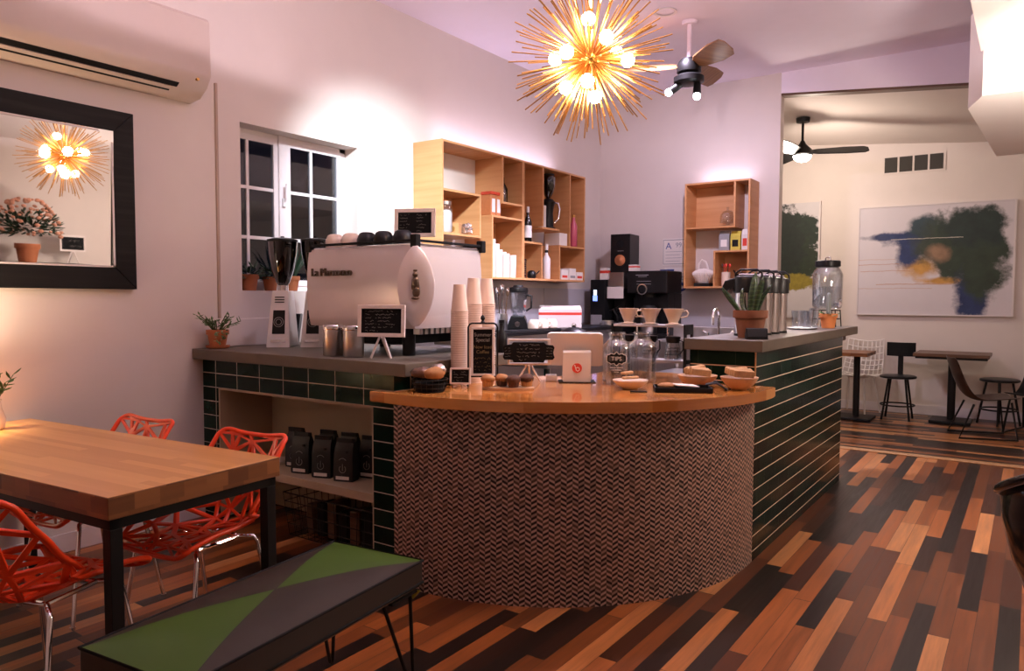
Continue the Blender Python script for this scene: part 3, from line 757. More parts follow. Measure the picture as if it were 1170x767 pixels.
m.build('drip_tray', M['steel'], em)
sl_ = MB()
for i in range(12): sl_.box(W_-.05,W_-.004,.04+.045*i,.068+.045*i,.118,.149,.002)
sl_.build('vent_slats', M['steel'], em)
for x in (.25,.58):
    g = MB().cyl((x,D_-.01,.30),(x,D_+.10,.30),.045,20).cyl((x,D_+.08,.20),(x,D_+.08,.30),.036,20).build('group_head', M['chrome'], em, smooth=50)
    MB().tube([(x,D_+.10,.205),(x,D_+.24,.195)],[.010,.014],10).build('portafilter_handle', M['black'], g, smooth=50)
# cups on the machine
def mug(loc, rz, label, mt, inverted=True):
    r = thing('coffee_cup', label, 'cup', loc, rz, 'cups on the espresso machine')
    pr = [(.036,0),(.044,.006),(.045,.035),(.034,.062),(.024,.068),(.021,.066),(.031,.058),(.041,.033),(.040,.006)]
    r.scale = (1.3,1.3,1.3)
    MB().lathe(pr,(0,0,0),24,cap0=False,cap1=False).lathe([(.026,.064),(.001,.065)],(0,0,0),24,cap0=False,cap1=False).build('body', mt, r, smooth=50)
    MB().tube([(.042,0,.048),(.062,0,.050),(.070,0,.036),(.062,0,.018),(.044,0,.016)],.0045,8).build('handle', mt, r, smooth=60)
    return r
EZ = 1.061+.607
mug((-3.45,3.06,EZ), 2.0, 'cream coffee cup upturned beside the grinder hopper on the espresso machine', M['ceramic'])
mug((-3.315,3.06,EZ), 1.6, 'cream coffee cup upturned next to the first black cup', M['ceramic'])
k = mug((-3.18,3.06,EZ), 1.7, 'black coffee cup upturned next to the cream cups', M['black'])
dup(k, (-3.045,3.06,EZ), 1.5, 'middle one of the three black cups on the espresso machine')
dup(k, (-2.905,3.07,EZ), 1.4, 'black coffee cup upturned under the small easel board')

# ------------------------------------------------------------------ grinders
def grinder(loc, rz, label, plate):
    g = thing('coffee_grinder', label, 'coffee grinder', loc, rz, 'coffee grinders beside the espresso machine')
    m = MB()
    m.prism([(-.13,.0),(.125,.0),(.10,.36),(-.055,.36)],-.075,.075,'x',.008)     # leaning front in the y-z plane
    # taper across: narrow towards the top
    for v in m.bm.verts: v.co.x *= 1-.32*(v.co.z/.36)
    m.build('body', M['white'], g, smooth=30)
    s_ = (.36)/.075; 
    def fy(z): return -.13+.075*z/.36-.002
    p = MB()
    for (za,zb,wa) in ((.085,.235,.040),):
        p.poly([(-wa,fy(za),za),(wa,fy(za),za),(wa*.92,fy(zb),zb),(-wa*.92,fy(zb),zb)])
    pl = p.build('plate', M['blackmetal'], g, mods=[('SOLIDIFY',dict(thickness=.003,offset=1))])
    r = MB()
    for R_ in (.030,.018):
        r.tube([(R_*cos(2*pi*k/24), fy(.16+R_*sin(2*pi*k/24))-.004, .16+R_*sin(2*pi*k/24)) for k in range(24)],.002,6,True)
    r.build('dial_ring', M['logo'], pl)
    q = MB()
    for i in range(3): q.box(-.03,.03,fy(.285+.016*i)-.003,fy(.285+.016*i)+.004,.283+.016*i,.289+.016*i)
    q.build('vent_slot', M['black'], g)
    MB().box(-.045,.045,fy(.04)-.004,fy(.04)+.004,.034,.05).build('badge', M['chrome'], g)
    MB().cyl((0,.02,.36),(0,.02,.395),.034,20).build('collar', M['chrome'], g, smooth=40)
    hp = MB().lathe([(.030,.395),(.042,.41),(.072,.50),(.090,.60),(.095,.675),(.091,.675),(.086,.60),(.068,.50),(.036,.41),(.001,.405)],(0,.02,0),28,cap0=False,cap1=False).build('hopper', M['glass_d'], g, smooth=50)
    MB().lathe([(.0955,.675),(.0975,.680),(.0975,.690),(.06,.700),(.012,.704),(.012,.712),(.001,.712)],(0,.02,0),28).build('hopper_lid', M['black'], hp, smooth=40)
    MB().lathe([(.028,.40),(.040,.415),(.064,.50),(.080,.59),(.001,.63)],(0,.02,0),24).build('coffee_beans', mat('coffee_beans',(.03,.014,.008),.5,0,.6,90,.5,.6), hp, smooth=50)
    return g
g1 = grinder((-3.985,3.085,1.061), RAD(38), 'white coffee grinder with grey dial plate on the window side', True)
dup(g1, (-3.828,3.226,1.061), RAD(38), 'white coffee grinder wedged against the espresso machine')
tk = thing('knock_bin', 'black wedge-shaped bin behind the white grinders', 'bin', (-4.075,3.245,1.061), RAD(38)); tk.scale = (.75,.75,.75)
MB().prism([(-.05,0),(.03,0),(.07,.27),(-.07,.27)],-.05,.05,'y',.004).build('body', M['black'], tk)
MB().box(-.065,.065,-.046,.046,.27,.276,.002).build('lid', M['blackmetal'], tk)

# ------------------------------------------------------------------ canisters
def canister(loc, label):
    r = thing('steel_canister', label, 'canister', loc, 0, 'steel canisters on the tiled counter')
    MB().lathe([(.054,0),(.056,.003),(.056,.142)],(0,0,0),36).build('body', M['steel'], r, smooth=40)
    MB().lathe([(.0575,.142),(.0585,.145),(.0585,.163),(.055,.168),(.001,.168)],(0,0,0),36).build('lid', M['chrome'], r, smooth=35)
    return r
k = canister((-3.135,2.76,1.061), 'steel lidded canister standing near the grinders')
dup(k, (-2.975,2.76,1.061), None, 'steel lidded canister standing beside the white easel board')

# ------------------------------------------------------------------ chalkboards
e1 = thing('easel_chalkboard', 'white-framed chalkboard on a little easel between canisters and medallion', 'chalkboard', (-2.735,2.73,1.061), RAD(22))
framed_board(e1, .26,.165,.115,.020,M['whitewash'],[(.1,.8),(.1,.9),(.1,.75),(.1,.7),(.1,.85),(.1,.8),(.1,.5)],.06,3)
tripod(e1,.114,.055,M['whitewash'],.006,.10)
e2 = thing('easel_chalkboard', 'small white-framed price board on an easel on top of the espresso machine', 'chalkboard', (-2.955,3.225,EZ), RAD(26))
framed_board(e2, .245,.165,.062,.022,M['whitewash'],[(.1,.7),(.1,.6),(.1,.55),(.1,.7),(.1,.6),(.1,.5)],.05,5,cols=2)
tripod(e2,.061,.05,M['whitewash'],.006,.08)
BZ = .9305
e3 = thing('easel_chalkboard', 'tiny white-framed chalkboard leaning beside the bread basket on the bar', 'chalkboard', (-2.32,2.86,BZ), RAD(30))
framed_board(e3, .105,.082,.018,.009,M['whitewash'],[(.1,.8),(.1,.9),(.15,.8),(.1,.7)],.12,7)
tripod(e3,.0175,.035,M['whitewash'],.004,.06)
ts = thing('counter_sign', 'tall chalkboard sign in a white frame inside a black wire holder', 'sign', (-2.268,2.975,BZ), RAD(33))
framed_board(ts, .118,.245,.055,.011,M['whitewash'],[(.2,.21)],.03,9)
for i,(s_,zz,sz) in enumerate((('Summer',.262,.026),('Special',.236,.026),('New Iced',.200,.024),('Coffee',.175,.024))):
    text('chalk_lettering', s_, sz, M['chalk'] if i<2 else M['chalk_y'], ts, (0,-.0095+.03*(zz-.055)*.9,zz), FRONT, .0004)
m = MB(); rng = random.Random(4)
for zz in (.142,.122,.102,.084): squiggle(m,-.042,.042,-.008+.027*(zz-.055),zz,.006,rng)
m.build('chalk_writing', M['chalk_y'], ts)
hw = [(-.074,.004,.012),(-.074,.004,.30),(-.066,.004,.315),(-.055,.004,.320),(.055,.004,.320),(.066,.004,.315),(.074,.004,.30),(.074,.004,.012)]
MB().tube(hw,.0045,8).tube([(-.074,-.022,.006),(-.074,.03,.006)],.005,8).tube([(.074,-.022,.006),(.074,.03,.006)],.005,8).tube([(-.074,.004,.05),(.074,.004,.05)],.0045,8).build('wire_holder', M['blackmetal'], ts)
MB().lathe([(.003,0),(.012,.006),(.006,.014),(.012,.024),(.009,.036),(.001,.044)],(0,.004,.320),12).build('finial', M['blackmetal'], ts, smooth=40)
ms = thing('menu_board', 'ornate black menu board in a white frame on an easel near the tablet', 'chalkboard', (-2.185,3.27,BZ), RAD(31))
m = MB(); w,h,fq = .225,.140,.012
m.box(-w/2,w/2,-.012,0,0,fq,.002).box(-w/2,w/2,-.012,0,h-fq,h,.002).box(-w/2,-w/2+fq,-.012,0,fq,h-fq,.002).box(w/2-fq,w/2,-.012,0,fq,h-fq,.002)
m.build('frame', M['whitewash'], ms, loc=(0,0,.092))
MB().prism([(-.08,.015),(.08,.015),(.085,.03),(.128,.03),(.137,.042),(.128,.068),(.137,.095),(.128,.107),(.092,.108),(.082,.122),(-.082,.122),(-.092,.108),(-.128,.107),(-.137,.095),(-.128,.068),(-.137,.042),(-.128,.03),(-.085,.03)],-.022,-.0125,'y',.002).build('chalkboard', M['board'], ms, loc=(0,0,.092))
m = MB(); rng = random.Random(8)
for i in range(5): squiggle(m,-.062,.060 if i<4 else -.01,-.0227,.092+.108-.020*i,.005,rng)
for i in range(4):
    for sx in (-1,1): squiggle(m,sx*.110-.016,sx*.110+.016,-.0227,.092+.092-.015*i,.003,rng)
m.build('chalk_writing', M['chalk'], ms)
tripod(ms,.091,.060,M['whitewash'],.0055,.10,.004)

# ------------------------------------------------------------------ paper cups: three upside-down stacks
cup_me = MB().lathe([(.0455,0),(.0465,.003),(.0455,.006),(.0435,.006),(.030,.138),(.028,.138),(.026,.135)],(0,0,0),24,cap0=False,cap1=False).lathe([(.0275,.134),(.001,.134)],(0,0,0),24,cap0=False,cap1=False).build('paper_cup', M['cup'], smooth=40)
first = True
for (x,y,n,z,lb) in ((-2.404,2.957,33,BZ,'tall stack standing closest to the wire sign holder'),(-2.405,3.075,36,BZ,'middle stack of upturned cups'),(-2.395,3.175,36,BZ,'rearmost stack of upturned cups')):
    for i in range(n):
        o = cup_me if first else cup_me.copy()
        if not first: COL.objects.link(o)
        first = False
        o.location = (x,y,z+i*.0118)
        pos = 'topmost cup' if i == n-1 else 'bottom cup' if i == 0 else None
        tag(o, ('upturned paper cup, %s of the %s' % (pos, lb)) if pos else 'upturned paper cup nested inside the %s' % lb, 'paper cup', 'paper cups in the %s' % lb)

# ------------------------------------------------------------------ plant at the counter end
pl = thing('potted_succulent', 'small terracotta pot with a sprawling succulent on the counter end by the wall', 'potted plant', (-4.14,2.715,1.0605))
z = pot(pl,.066,.105,M['terra'],True)
rng = random.Random(3); fo = MB(); st = MB()
for i in range(13):
    a = -1.9+3.6*i/12+rng.uniform(-.2,.2); a = a-pi/4; L = rng.uniform(.07,.15); u = rng.uniform(.2,1.1)
    p0 = Vector((cos(a)*.02,sin(a)*.02,.105)); d = Vector((cos(a)*.8,sin(a)*.8,u)).normalized()
    if p0.x+d.x*L < -.06: d.x = abs(d.x)*.1
    p1 = p0+d*L; st.tube([p0,(p0+p1)/2+Vector((0,0,.01)),p1],.003,6)
    for k in range(7):
        q = p0.lerp(p1,.35+.65*k/6); dd = (d+Vector((rng.uniform(-1,1),rng.uniform(-1,1),rng.uniform(-.5,.9)))).normalized()
        if q.x < -.05: dd.x = abs(dd.x)
        leaf(fo,q,dd,.034,.012)
for i in range(26):        # trailing side
    q = Vector((.06+rng.uniform(-.02,.04),-.03+rng.uniform(-.04,.04),.115-rng.uniform(0,.07))); leaf(fo,q,Vector((rng.uniform(.1,1),rng.uniform(-1,.4),rng.uniform(-.5,.4))).normalized(),.034,.012)
st.build('stem', M['stemc'], pl); fo.build('foliage', M['leaf_l'], pl)

# plants on the window sill
def sill_plant(loc, label, kind, rpot):
    r = thing('sill_plant', label, 'potted plant', loc, 0)
    pot(r,rpot,rpot*1.75,M['terra']); f = MB(); rng = random.Random(int(loc[1]*100)); h = rpot*1.4
    if kind == 0: leafy(60,f,(0,0,h),(rpot*1.0,rpot*1.5,.10),rng,.05)
    else:
        for i in range(22):
            a = rng.uniform(0,2*pi); leaf(f,Vector((cos(a)*.02,sin(a)*.02,h)),Vector((cos(a)*.22,sin(a)*.55,1)).normalized(),rng.uniform(.16,.27),.020,.1)
    f.build('foliage', M['leaf_d'], r)
sill_plant((XL-.055,3.075,1.4225),'bushy dark plant in a clay pot on the window sill corner',0,.062)
sill_plant((XL-.055,3.245,1.4225),'leafy dark plant in a clay pot in the middle of the window sill',0,.055)
sill_plant((XL-.055,3.42,1.4225),'spiky grass-leaved plant in a clay pot behind the grinder hopper',1,.060)

# ------------------------------------------------------------------ coffee bags and wire basket in the niche
def coffee_bag(loc, rz, label, first=None):
    if first is not None: return dup(first, loc, rz, label)
    r = thing('coffee_bag', label, 'coffee bag', loc, rz, 'coffee bags on the niche shelf')
    m = MB(); secs = [(.0,.058,.036),(.02,.060,.038),(.14,.058,.034),(.185,.055,.024),(.215,.054,.010),(.235,.053,.005)]
    R = []
    for z,a,b_ in secs: R.append([m.bm.verts.new(p) for p in ((-a,-b_,z),(-a*.5,-b_*1.12,z),(a*.5,-b_*1.12,z),(a,-b_,z),(a,b_,z),(-a,b_,z))])
    for A,B in zip(R,R[1:]):
        for k in range(6): m._f([A[k],A[(k+1)%6],B[(k+1)%6],B[k]])
    m._f(list(reversed(R[0]))); m._f(R[-1]); m.build('bag_body', M['bag'], r, smooth=50)
    MB().box(-.050,.050,-.018,-.009,.214,.238,.002).build('folded_top', M['bag'], r)
    y = -.0445
    def yy(z): return -.0435+(.004/.12)*(z-.02) - .0012
    lo = MB(); lo.tube([(.020*cos(RAD(a)),yy(.070+.020*sin(RAD(a))),.070+.020*sin(RAD(a))) for a in range(130,411,14)],.0016,6).tube([(0,yy(.07),.062),(0,yy(.10),.098)],.0016,6).tube([(.028*cos(RAD(a)),yy(.10+.03*sin(RAD(a))),.100+.030*sin(RAD(a))) for a in range(40,141,10)],.0016,6)
    lo.build('logo', M['logo'], r)
    MB().box(-.040,.040,-.0462,-.0432,.012,.030).build('label_strip', M['paper'], r)
    MB().cyl((.028,yy(.165)+.004,.165),(.028,yy(.165)-.002,.165),.008,12).build('valve', M['matte_black'], r)
    return r
NZ = .362
b0 = coffee_bag((-3.445,2.80,NZ), RAD(16), 'black coffee bag at the front of the niche, hidden partly by the orange chair')
coffee_bag((-3.265,2.80,NZ), RAD(20), 'black coffee bag in the middle of the front three on the niche shelf', b0)
coffee_bag((-3.10,2.815,NZ), RAD(18), 'black coffee bag of the front three next to the tiled pier', b0)
coffee_bag((-3.60,2.88,NZ), RAD(12), 'black coffee bag furthest inside behind the orange chair', b0)
coffee_bag((-3.38,2.935,NZ), RAD(12), 'black coffee bag standing in the second rank, behind the gap', b0)
coffee_bag((-3.215,2.95,NZ), RAD(14), 'black coffee bag standing behind the middle front bag', b0)
coffee_bag((-3.045,2.95,NZ), RAD(10), 'black coffee bag behind the one next to the pier', b0)
pp = thing('paper_stack', 'thin stack of pale papers lying on the niche shelf end', 'papers', (-3.82,2.88,NZ), RAD(8))
for i in range(3): MB().box(-.10,.10,-.07,.07,.006*i,.006*i+.0055).build('sheet_bundle', M['paper'], pp, rot=(0,0,RAD(3*i)))
wb = thing('wire_basket', 'black wire basket of packets on the floor under the niche shelf', 'basket', (-3.16,2.86,.0))
m = MB(); bx, by, bh = .37, .14, .25
for z,k in ((.004,.90),(.07,.93),(.135,.96),(.20,.98),(bh,1.0)): m.tube([(-bx*k,-by*k,z),(bx*k,-by*k,z),(bx*k,by*k,z),(-bx*k,by*k,z)],.0028 if z<bh else .004,6,True)
for i in range(13):
    x = -bx+2*bx*i/12; m.tube([(x,-by,bh),(x*.9,-by*.9,.004),(x*.9,by*.9,.004),(x,by,bh)],.0022,6)
for i in range(1,5):
    y = -by+2*by*i/5; m.tube([(-bx,y,bh),(-bx*.9,y*.9,.004),(bx*.9,y*.9,.004),(bx,y,bh)],.0022,6)
m.build('wire_frame', M['blackmetal'], wb)
for i in range(6):
    o = MB().box(-.035,.035,-.06,.06,0,.17+.02*(i%3),.008).build('packet', M['matte_black'] if i%2 else M['darkwood'], loc=(-3.39+.09*i,2.86,.009), rot=(0,0,RAD(-6+3*i)))
    tag(o, 'dark packet in the wire basket under the niche shelf, %s from the chair side' % ('first','second','third','fourth','fifth','sixth')[i], 'packet', 'packets in the wire basket')

for i,(x,y,h,mt,lb) in enumerate(((-2.56,3.40,.15,'amber','amber syrup bottle on the tiled counter behind the paper cup stacks'),(-2.53,3.50,.17,'black','black bottle on the tiled counter behind the paper cup stacks'),(-2.64,3.47,.13,'chrome','small steel milk jug on the tiled counter behind the paper cup stacks'))):
    r = thing('counter_bottle' if i < 2 else 'milk_jug', lb, 'bottle' if i < 2 else 'jug', (x,y,1.0605))
    MB().lathe([(.028,0),(.032,.004),(.032,h*.6),(.015 if i<2 else .026,h*.78),(.014 if i<2 else .028,h),(.001,h)],(0,0,0),24).build('body', M[mt], r, smooth=45)
    MB().lathe([(.016,h+.0005),(.017,h+.02),(.001,h+.021)],(0,0,0),16).build('cap' if i<2 else 'rim', M['black'] if i<2 else M['chrome'], r)
# ------------------------------------------------------------------ things on the curved bar
bk = thing('bread_basket', 'round black wire basket with wrapped loaves at the bar end', 'basket', (-2.352,2.668,BZ), RAD(20))
m = MB()
for z,r in ((.003,.070),(.020,.078),(.040,.083),(.060,.087)): m.tube([(r*cos(2*pi*k/28),r*sin(2*pi*k/28),z) for k in range(28)],.0022,6,True)
for k in range(18):
    a = 2*pi*k/18; m.tube([(.087*cos(a),.087*sin(a),.060),(.078*cos(a),.078*sin(a),.02),(.070*cos(a),.070*sin(a),.003),(.0,.0,.003)],.0018,6)
m.build('wire_frame', M['blackmetal'], bk)
MB().lathe([(.066,.004),(.076,.045),(.074,.045),(.064,.006)],(0,0,0),28,cap0=False,cap1=False).lathe([(.066,.005),(.001,.005)],(0,0,0),24,cap0=False,cap1=False).build('liner', M['matte_black'], bk, smooth=50)
def lump(mb, c, sc, rng, M_=None, rough=.06):
    n0 = len(mb.bm.verts); mb.ball((0,0,0),1,18)
    mb.bm.verts.ensure_lookup_table()
    for v in list(mb.bm.verts)[n0:]:
        k = 1+rough*math.sin(v.co.x*5+c[0]*90)+rough*math.sin(v.co.y*6+c[1]*70)+rough*.6*math.sin(v.co.z*9)
        p = Vector((v.co.x*sc[0],v.co.y*sc[1],v.co.z*sc[2]))*k
        if M_: p = M_ @ p
        v.co = p+Vector(c)
rng = random.Random(2)
for (dx,dy,dz,rx,mt,lb) in ((-.034,-.024,.088,.5,'wrap','dark wrapped loaf lying at the front of the bread basket'),(.010,.045,.100,-.1,'foil','shiny wrapped loaf on top of the bread basket'),(.052,-.022,.090,1.2,'pastry','golden wrapped roll at the small chalkboard side of the bread basket')):
    m = MB(); lump(m,(0,0,0),(.052,.034,.030),rng,Matrix.Rotation(rx,3,'Z'))
    o = m.build('wrapped_loaf', M[mt], loc=(bk.location.x+dx,bk.location.y+dy,BZ+dz), smooth=80); tag(o,lb,'bread')
mb_ = thing('serving_board', 'oval wooden board with dark inlay under the muffins on the bar', 'serving board', (-2.095,2.955,BZ), RAD(33))
P = [((.128)*cos(2*pi*k/40),.060*sin(2*pi*k/40)) for k in range(40)]
MB().prism(P,0,.013,'z',.003).build('board', M['bowl'], mb_, smooth=40)
MB().prism([(x*.35,y*.8) for x,y in P],.0132,.0145,'z').build('inlay', M['darkwood'], mb_)
def muffin(x,y,z,mt,wrap,lb):
    r = thing('muffin', lb, 'muffin', (x,y,z), rng.uniform(0,3), 'muffins on the serving board')
    m = MB(); n = 28; pr = [(.024,0),(.031,.034)]
    R = [[m.bm.verts.new(((rr+(.0012 if k%2 else -.0006))*cos(2*pi*k/n),(rr+(.0012 if k%2 else -.0006))*sin(2*pi*k/n),zz)) for k in range(n)] for rr,zz in pr]
    for k in range(n): m._f([R[0][k],R[0][(k+1)%n],R[1][(k+1)%n],R[1][k]])
    m._f(list(reversed(R[0]))); m.build('paper_case', wrap, r)
    m = MB(); lump(m,(0,0,.037),(.036,.036,.022),rng,None,.05); m.build('crust', mt, r, smooth=80)
    return r
c33, s33 = cos(RAD(33)), sin(RAD(33))
for a,b_,mt,wr,lb in ((-.100,-.008,'pastry','card','pale crusty muffin at the sign end of the board'),(-.032,.022,'pastry','pastry_d','big golden-topped muffin rising behind the others'),(.026,-.026,'pastry_d','pastry_d','dark chocolate muffin at the front of the board'),(.090,.014,'pastry_d','card','brown crumb-topped muffin at the tablet end of the board')):
    muffin(mb_.location.x+a*c33-b_*s33, mb_.location.y+a*s33+b_*c33, BZ+.015, M[mt], M[wr], lb)

# tablet stand
ps = thing('tablet_stand', 'white point-of-sale tablet stand with a round red sticker', 'tablet stand', (-1.985,3.43,BZ), RAD(34))
m = MB().prism([(-.030,.004),(.055,.004),(.040,.020),(-.010,.168),(-.028,.172),(-.040,.160)],-.074,.074,'x',.004)
for v in m.bm.verts: pass
m.build('stand_body', M['white'], ps, smooth=30)
MB().box(-.095,.10,-.050,.085,.0,.0042,.002).build('base_pad', M['matte_black'], ps)
m = MB(); Wt, Ht = .148, .098; rr_ = .018
pl_ = []
for cx_,cz_,a0_ in ((Wt-rr_,Ht-rr_,0),(-Wt+rr_,Ht-rr_,90),(-Wt+rr_,-Ht+rr_,180),(Wt-rr_,-Ht+rr_,270)):
    for k in range(6): pl_.append((cx_+rr_*cos(RAD(a0_+18*k)),cz_+rr_*sin(RAD(a0_+18*k))))
tb_ = m.prism(pl_,0,.014,'y',.003).build('tablet', M['white'], ps, loc=(-.006,.014,.172), rot=(RAD(24),0,RAD(-9)), smooth=30)
MB().box(-Wt+.01,Wt-.01,.0142,.0148,-Ht+.01,Ht-.01).build('screen', M['black'], tb_)
slope = math.atan2(.010,.156)
st_ = MB().prism([(.026*cos(2*pi*k/36),.026*sin(2*pi*k/36)) for k in range(36)],-.0012,0,'y').build('red_sticker', M['red'], ps, loc=(0,-.0366,.078), rot=(slope*-.9,0,0))
m = MB()
m.tube([(-.012,-.002,.015),(-.004,-.002,-.012),(.004,-.002,-.016),(.012,-.002,-.010),(.012,-.002,.0),(.004,-.002,.004),(-.006,-.002,.001)],.0022,6).tube([(-.016,-.002,.012),(-.010,-.002,.016)],.0024,6)
m.build('emblem', M['paper'], st_)
m = MB().box(-.03,.03,-.03,.03,0,.034,.004); o = thing('card_reader','small white card reader beside the tablet stand','card reader',(-2.125,3.40,BZ),RAD(34)); m.build('body', M['white'], o); MB().box(-.022,.022,-.022,.012,.0342,.0348).build('keypad', M['grey'], o)

# big glass jars
def jar(loc, rz, label, lettered):
    r = thing('glass_jar', label, 'jar', loc, rz, 'glass jars on the bar')
    o_ = [(.070,0),(.074,.006),(.075,.02),(.075,.185),(.070,.205),(.050,.224),(.042,.232),(.042,.258),(.045,.262),(.045,.270)]
    i_ = [(a-.004,max(z,.006)) for a,z in reversed(o_)]
    MB().lathe(o_+i_,(0,0,0),36,cap0=True,cap1=True).build('glass_body', M['glass'], r, smooth=50)
    MB().tube([(.046*cos(2*pi*k/24),.046*sin(2*pi*k/24),.262) for k in range(24)],.003,6,True).build('rim', M['glass'], r, smooth=60)
    if lettered:
        S = [(-.052,.0),(-.050,.016),(-.036,.020),(-.028,.026),(-.012,.022),(0,.034),(.012,.022),(.028,.026),(.036,.020),(.050,.016),(.052,0),(.050,-.016),(.036,-.020),(.028,-.026),(.012,-.022),(0,-.034),(-.012,-.022),(-.028,-.026),(-.036,-.020),(-.050,-.016)]
        def bend(x,z,d): a = x/.076; return ((.0755+d)*sin(a),-(.0755+d)*cos(a),z+.135)
        def bent(poly, d0, d1, nm, mt, par):
            m = MB(); A = [m.bm.verts.new(bend(x,z,d0)) for x,z in poly]; c_ = m.bm.verts.new(bend(0,0,d0))
            B = [m.bm.verts.new(bend(x,z,d1)) for x,z in poly]; e_ = m.bm.verts.new(bend(0,0,d1)); n = len(poly)
            for k in range(n):
                m._f([A[k],c_,A[(k+1)%n]]); m._f([B[k],B[(k+1)%n],e_]); m._f([A[k],A[(k+1)%n],B[(k+1)%n],B[k]])
            return m.build(nm, mt, par)
        lb_ = bent([(x*1.1,z*1.15) for x,z in S],.0002,.0008,'label_border',M['paper'],r)
        bent(S,.0009,.0016,'label_shield',M['matte_black'],lb_)
        t_ = text('label_lettering','TIPS',.030,M['paper'],r,(0,-.0785,.135),FRONT,.0004)
        m = MB()
        for zz,wd in ((-.046,.034),(-.058,.028),(-.068,.012)): m.tube([bend(-wd+2*wd*k/8,zz,.001) for k in range(9)],.0018,6)
        m.build('small_print', M['paper'], r)
    return r
jar((-1.785,3.505,BZ), RAD(26), 'tall glass jar with a black shield label beside the tablet', True)
jar((-1.715,3.665,BZ), RAD(26), 'plain tall glass jar partly hidden behind the labelled jar', False)
def bits(n, root, c, R, mt, rng, kind='biscotti'):
    for i in range(n):
        k = i-(n-1)/2; flat = n <= 4
        m = MB(); a_ = .050 if not flat else .045; h_ = .024 if not flat else .009
        m.box(-a_,a_,-.013,.013,-h_,h_,.006)
        for v in m.bm.verts: v.co.z *= 1-.35*abs(v.co.x/a_)**2; v.co.y *= 1+.10*math.cos(v.co.x*38); v.co.z += .002*math.sin(v.co.x*70+i)
        if flat: yield m.build('pastry_slice', mt, loc=(c[0]+.03*(k if i%2 else -k),c[1]+.024*k,c[2]+.021*i), rot=(0,0,.5+.5*i))
        else: yield m.build('biscotti', mt, loc=(c[0]-.0325*k*sin(.65),c[1]+.0325*k*cos(.65),c[2]+.006*(i%2)), rot=(.10,rng.uniform(-.2,.2),.65))
def bowl(nm, lb, loc, r, h, mt):
    b_ = thing(nm, lb, 'bowl', loc)
    pr = [(r*.40,0),(r*.45,.004),(r*.75,h*.42),(r*.97,h*.86),(r,h),(r*.965,h),(r*.70,h*.46),(r*.38,.012),(.001,.010)]
    MB().lathe(pr,(0,0,0),36,cap1=False).build('shell', mt, b_, smooth=60); return b_
rng = random.Random(6)
bowl('pastry_bowl','shallow pale bowl of flat pastries in front of the jars',(-1.62,3.33,BZ),.088,.045,M['ceramic'])
for i,o in enumerate(bits(3,None,(-1.62,3.33,BZ+.036),.028,M['bread'],rng)): tag(o,'flat seeded pastry slice in the shallow pale bowl by the jars','pastry','pastries in the shallow bowl')
bowl('biscotti_bowl','pale wooden bowl heaped with biscotti behind the black tray',(-1.385,3.615,BZ),.100,.060,M['bowl'])
for o in bits(5,None,(-1.385,3.615,BZ+.080),.040,M['bread'],rng): tag(o,'piece of biscotti heaped in the wooden bowl behind the black tray','biscotti','biscotti in the bowl behind the tray')
bowl('biscotti_bowl','wooden bowl of biscotti standing at the tiled aisle counter',(-1.175,3.63,BZ),.092,.062,M['bowl'])
for o in bits(5,None,(-1.175,3.63,BZ+.083),.032,M['bread'],rng): tag(o,'piece of biscotti in the wooden bowl next to the aisle counter','biscotti','biscotti in the bowl by the aisle counter')
ty = thing('serving_tray','black rectangular tray holding napkins and a pastry','tray',(-1.375,3.395,BZ),RAD(28))
m = MB().box(-.135,.135,-.075,.075,0,.006,.002)
for a in ((-.135,.135,-.075,-.069),(-.135,.135,.069,.075),(-.135,-.129,-.075,.075),(.129,.135,-.075,.075)): m.box(a[0],a[1],a[2],a[3],.006,.024,.001)
m.build('tray_body', M['matte_black'], ty)
o = MB().box(-.055,.055,-.045,.045,0,.004).build('napkin', M['paper'], loc=(-1.36,3.395,BZ+.0285), rot=(0,RAD(4),RAD(40))); tag(o,'white paper napkin lying across the black tray','napkin')
m = MB(); lump(m,(0,0,0),(.045,.034,.016),rng); o = m.build('cookie', M['pastry'], loc=(-1.445,3.37,BZ+.023), smooth=80); tag(o,'flat brown cookie on the black tray beside the napkin','cookie')
# sunglasses-like tongs
tg = thing('serving_tongs','small black tongs lying at the rim of the tray','tongs',(-1.235,3.475,BZ+.002),RAD(20))
MB().tube([(-.05,-.010,.030),(0,-.014,.040),(.045,-.004,.012)],.004,8).tube([(-.05,.014,.030),(0,.016,.044),(.045,.006,.012)],.004,8).ball((.045,0,.010),.0085,10).build('arms', M['black'], tg, smooth=60)
o = MB().box(-.04,.04,-.012,.012,0,.006,.002).build('pen', M['matte_black'], loc=(-1.53,3.235,BZ), rot=(0,0,RAD(30))); tag(o,'small black pen lying on the bar in front of the pale bowl','pen')

# pour-over stand
pv = thing('pour_over_stand','two-tier steel pour-over stand with black end plates at the bar rear','coffee stand',(-1.80,3.97,BZ),0)
hw_ = .218
MB().box(-hw_,hw_,-.055,.055,.285,.299,.002).build('upper_shelf', M['steel'], pv)
MB().box(-hw_,hw_,-.055,.055,.085,.100,.002).build('lower_shelf', M['steel'], pv)
for sx in (-1,1):
    m = MB(); P = [(-.06,.0),(.06,.0),(.06,.300),(-.06,.300)]
    for a,b_,c_,d_ in ((-.062,-.036,.0,.302),(.036,.062,.0,.302),(-.036,.036,.245,.302),(-.036,.036,.08,.105),(-.036,.036,0,.02)): m.box(sx*(hw_+.006)-.005,sx*(hw_+.006)+.005,a,b_,c_,d_,.001)
    m.build('end_plate', M['blackmetal'], pv)
MB().cyl((-.07,-.048,.10),(-.07,-.048,.285),.006).build('post', M['chrome'], pv); MB().cyl((.08,.048,.10),(.08,.048,.285),.006).build('post', M['chrome'], pv)
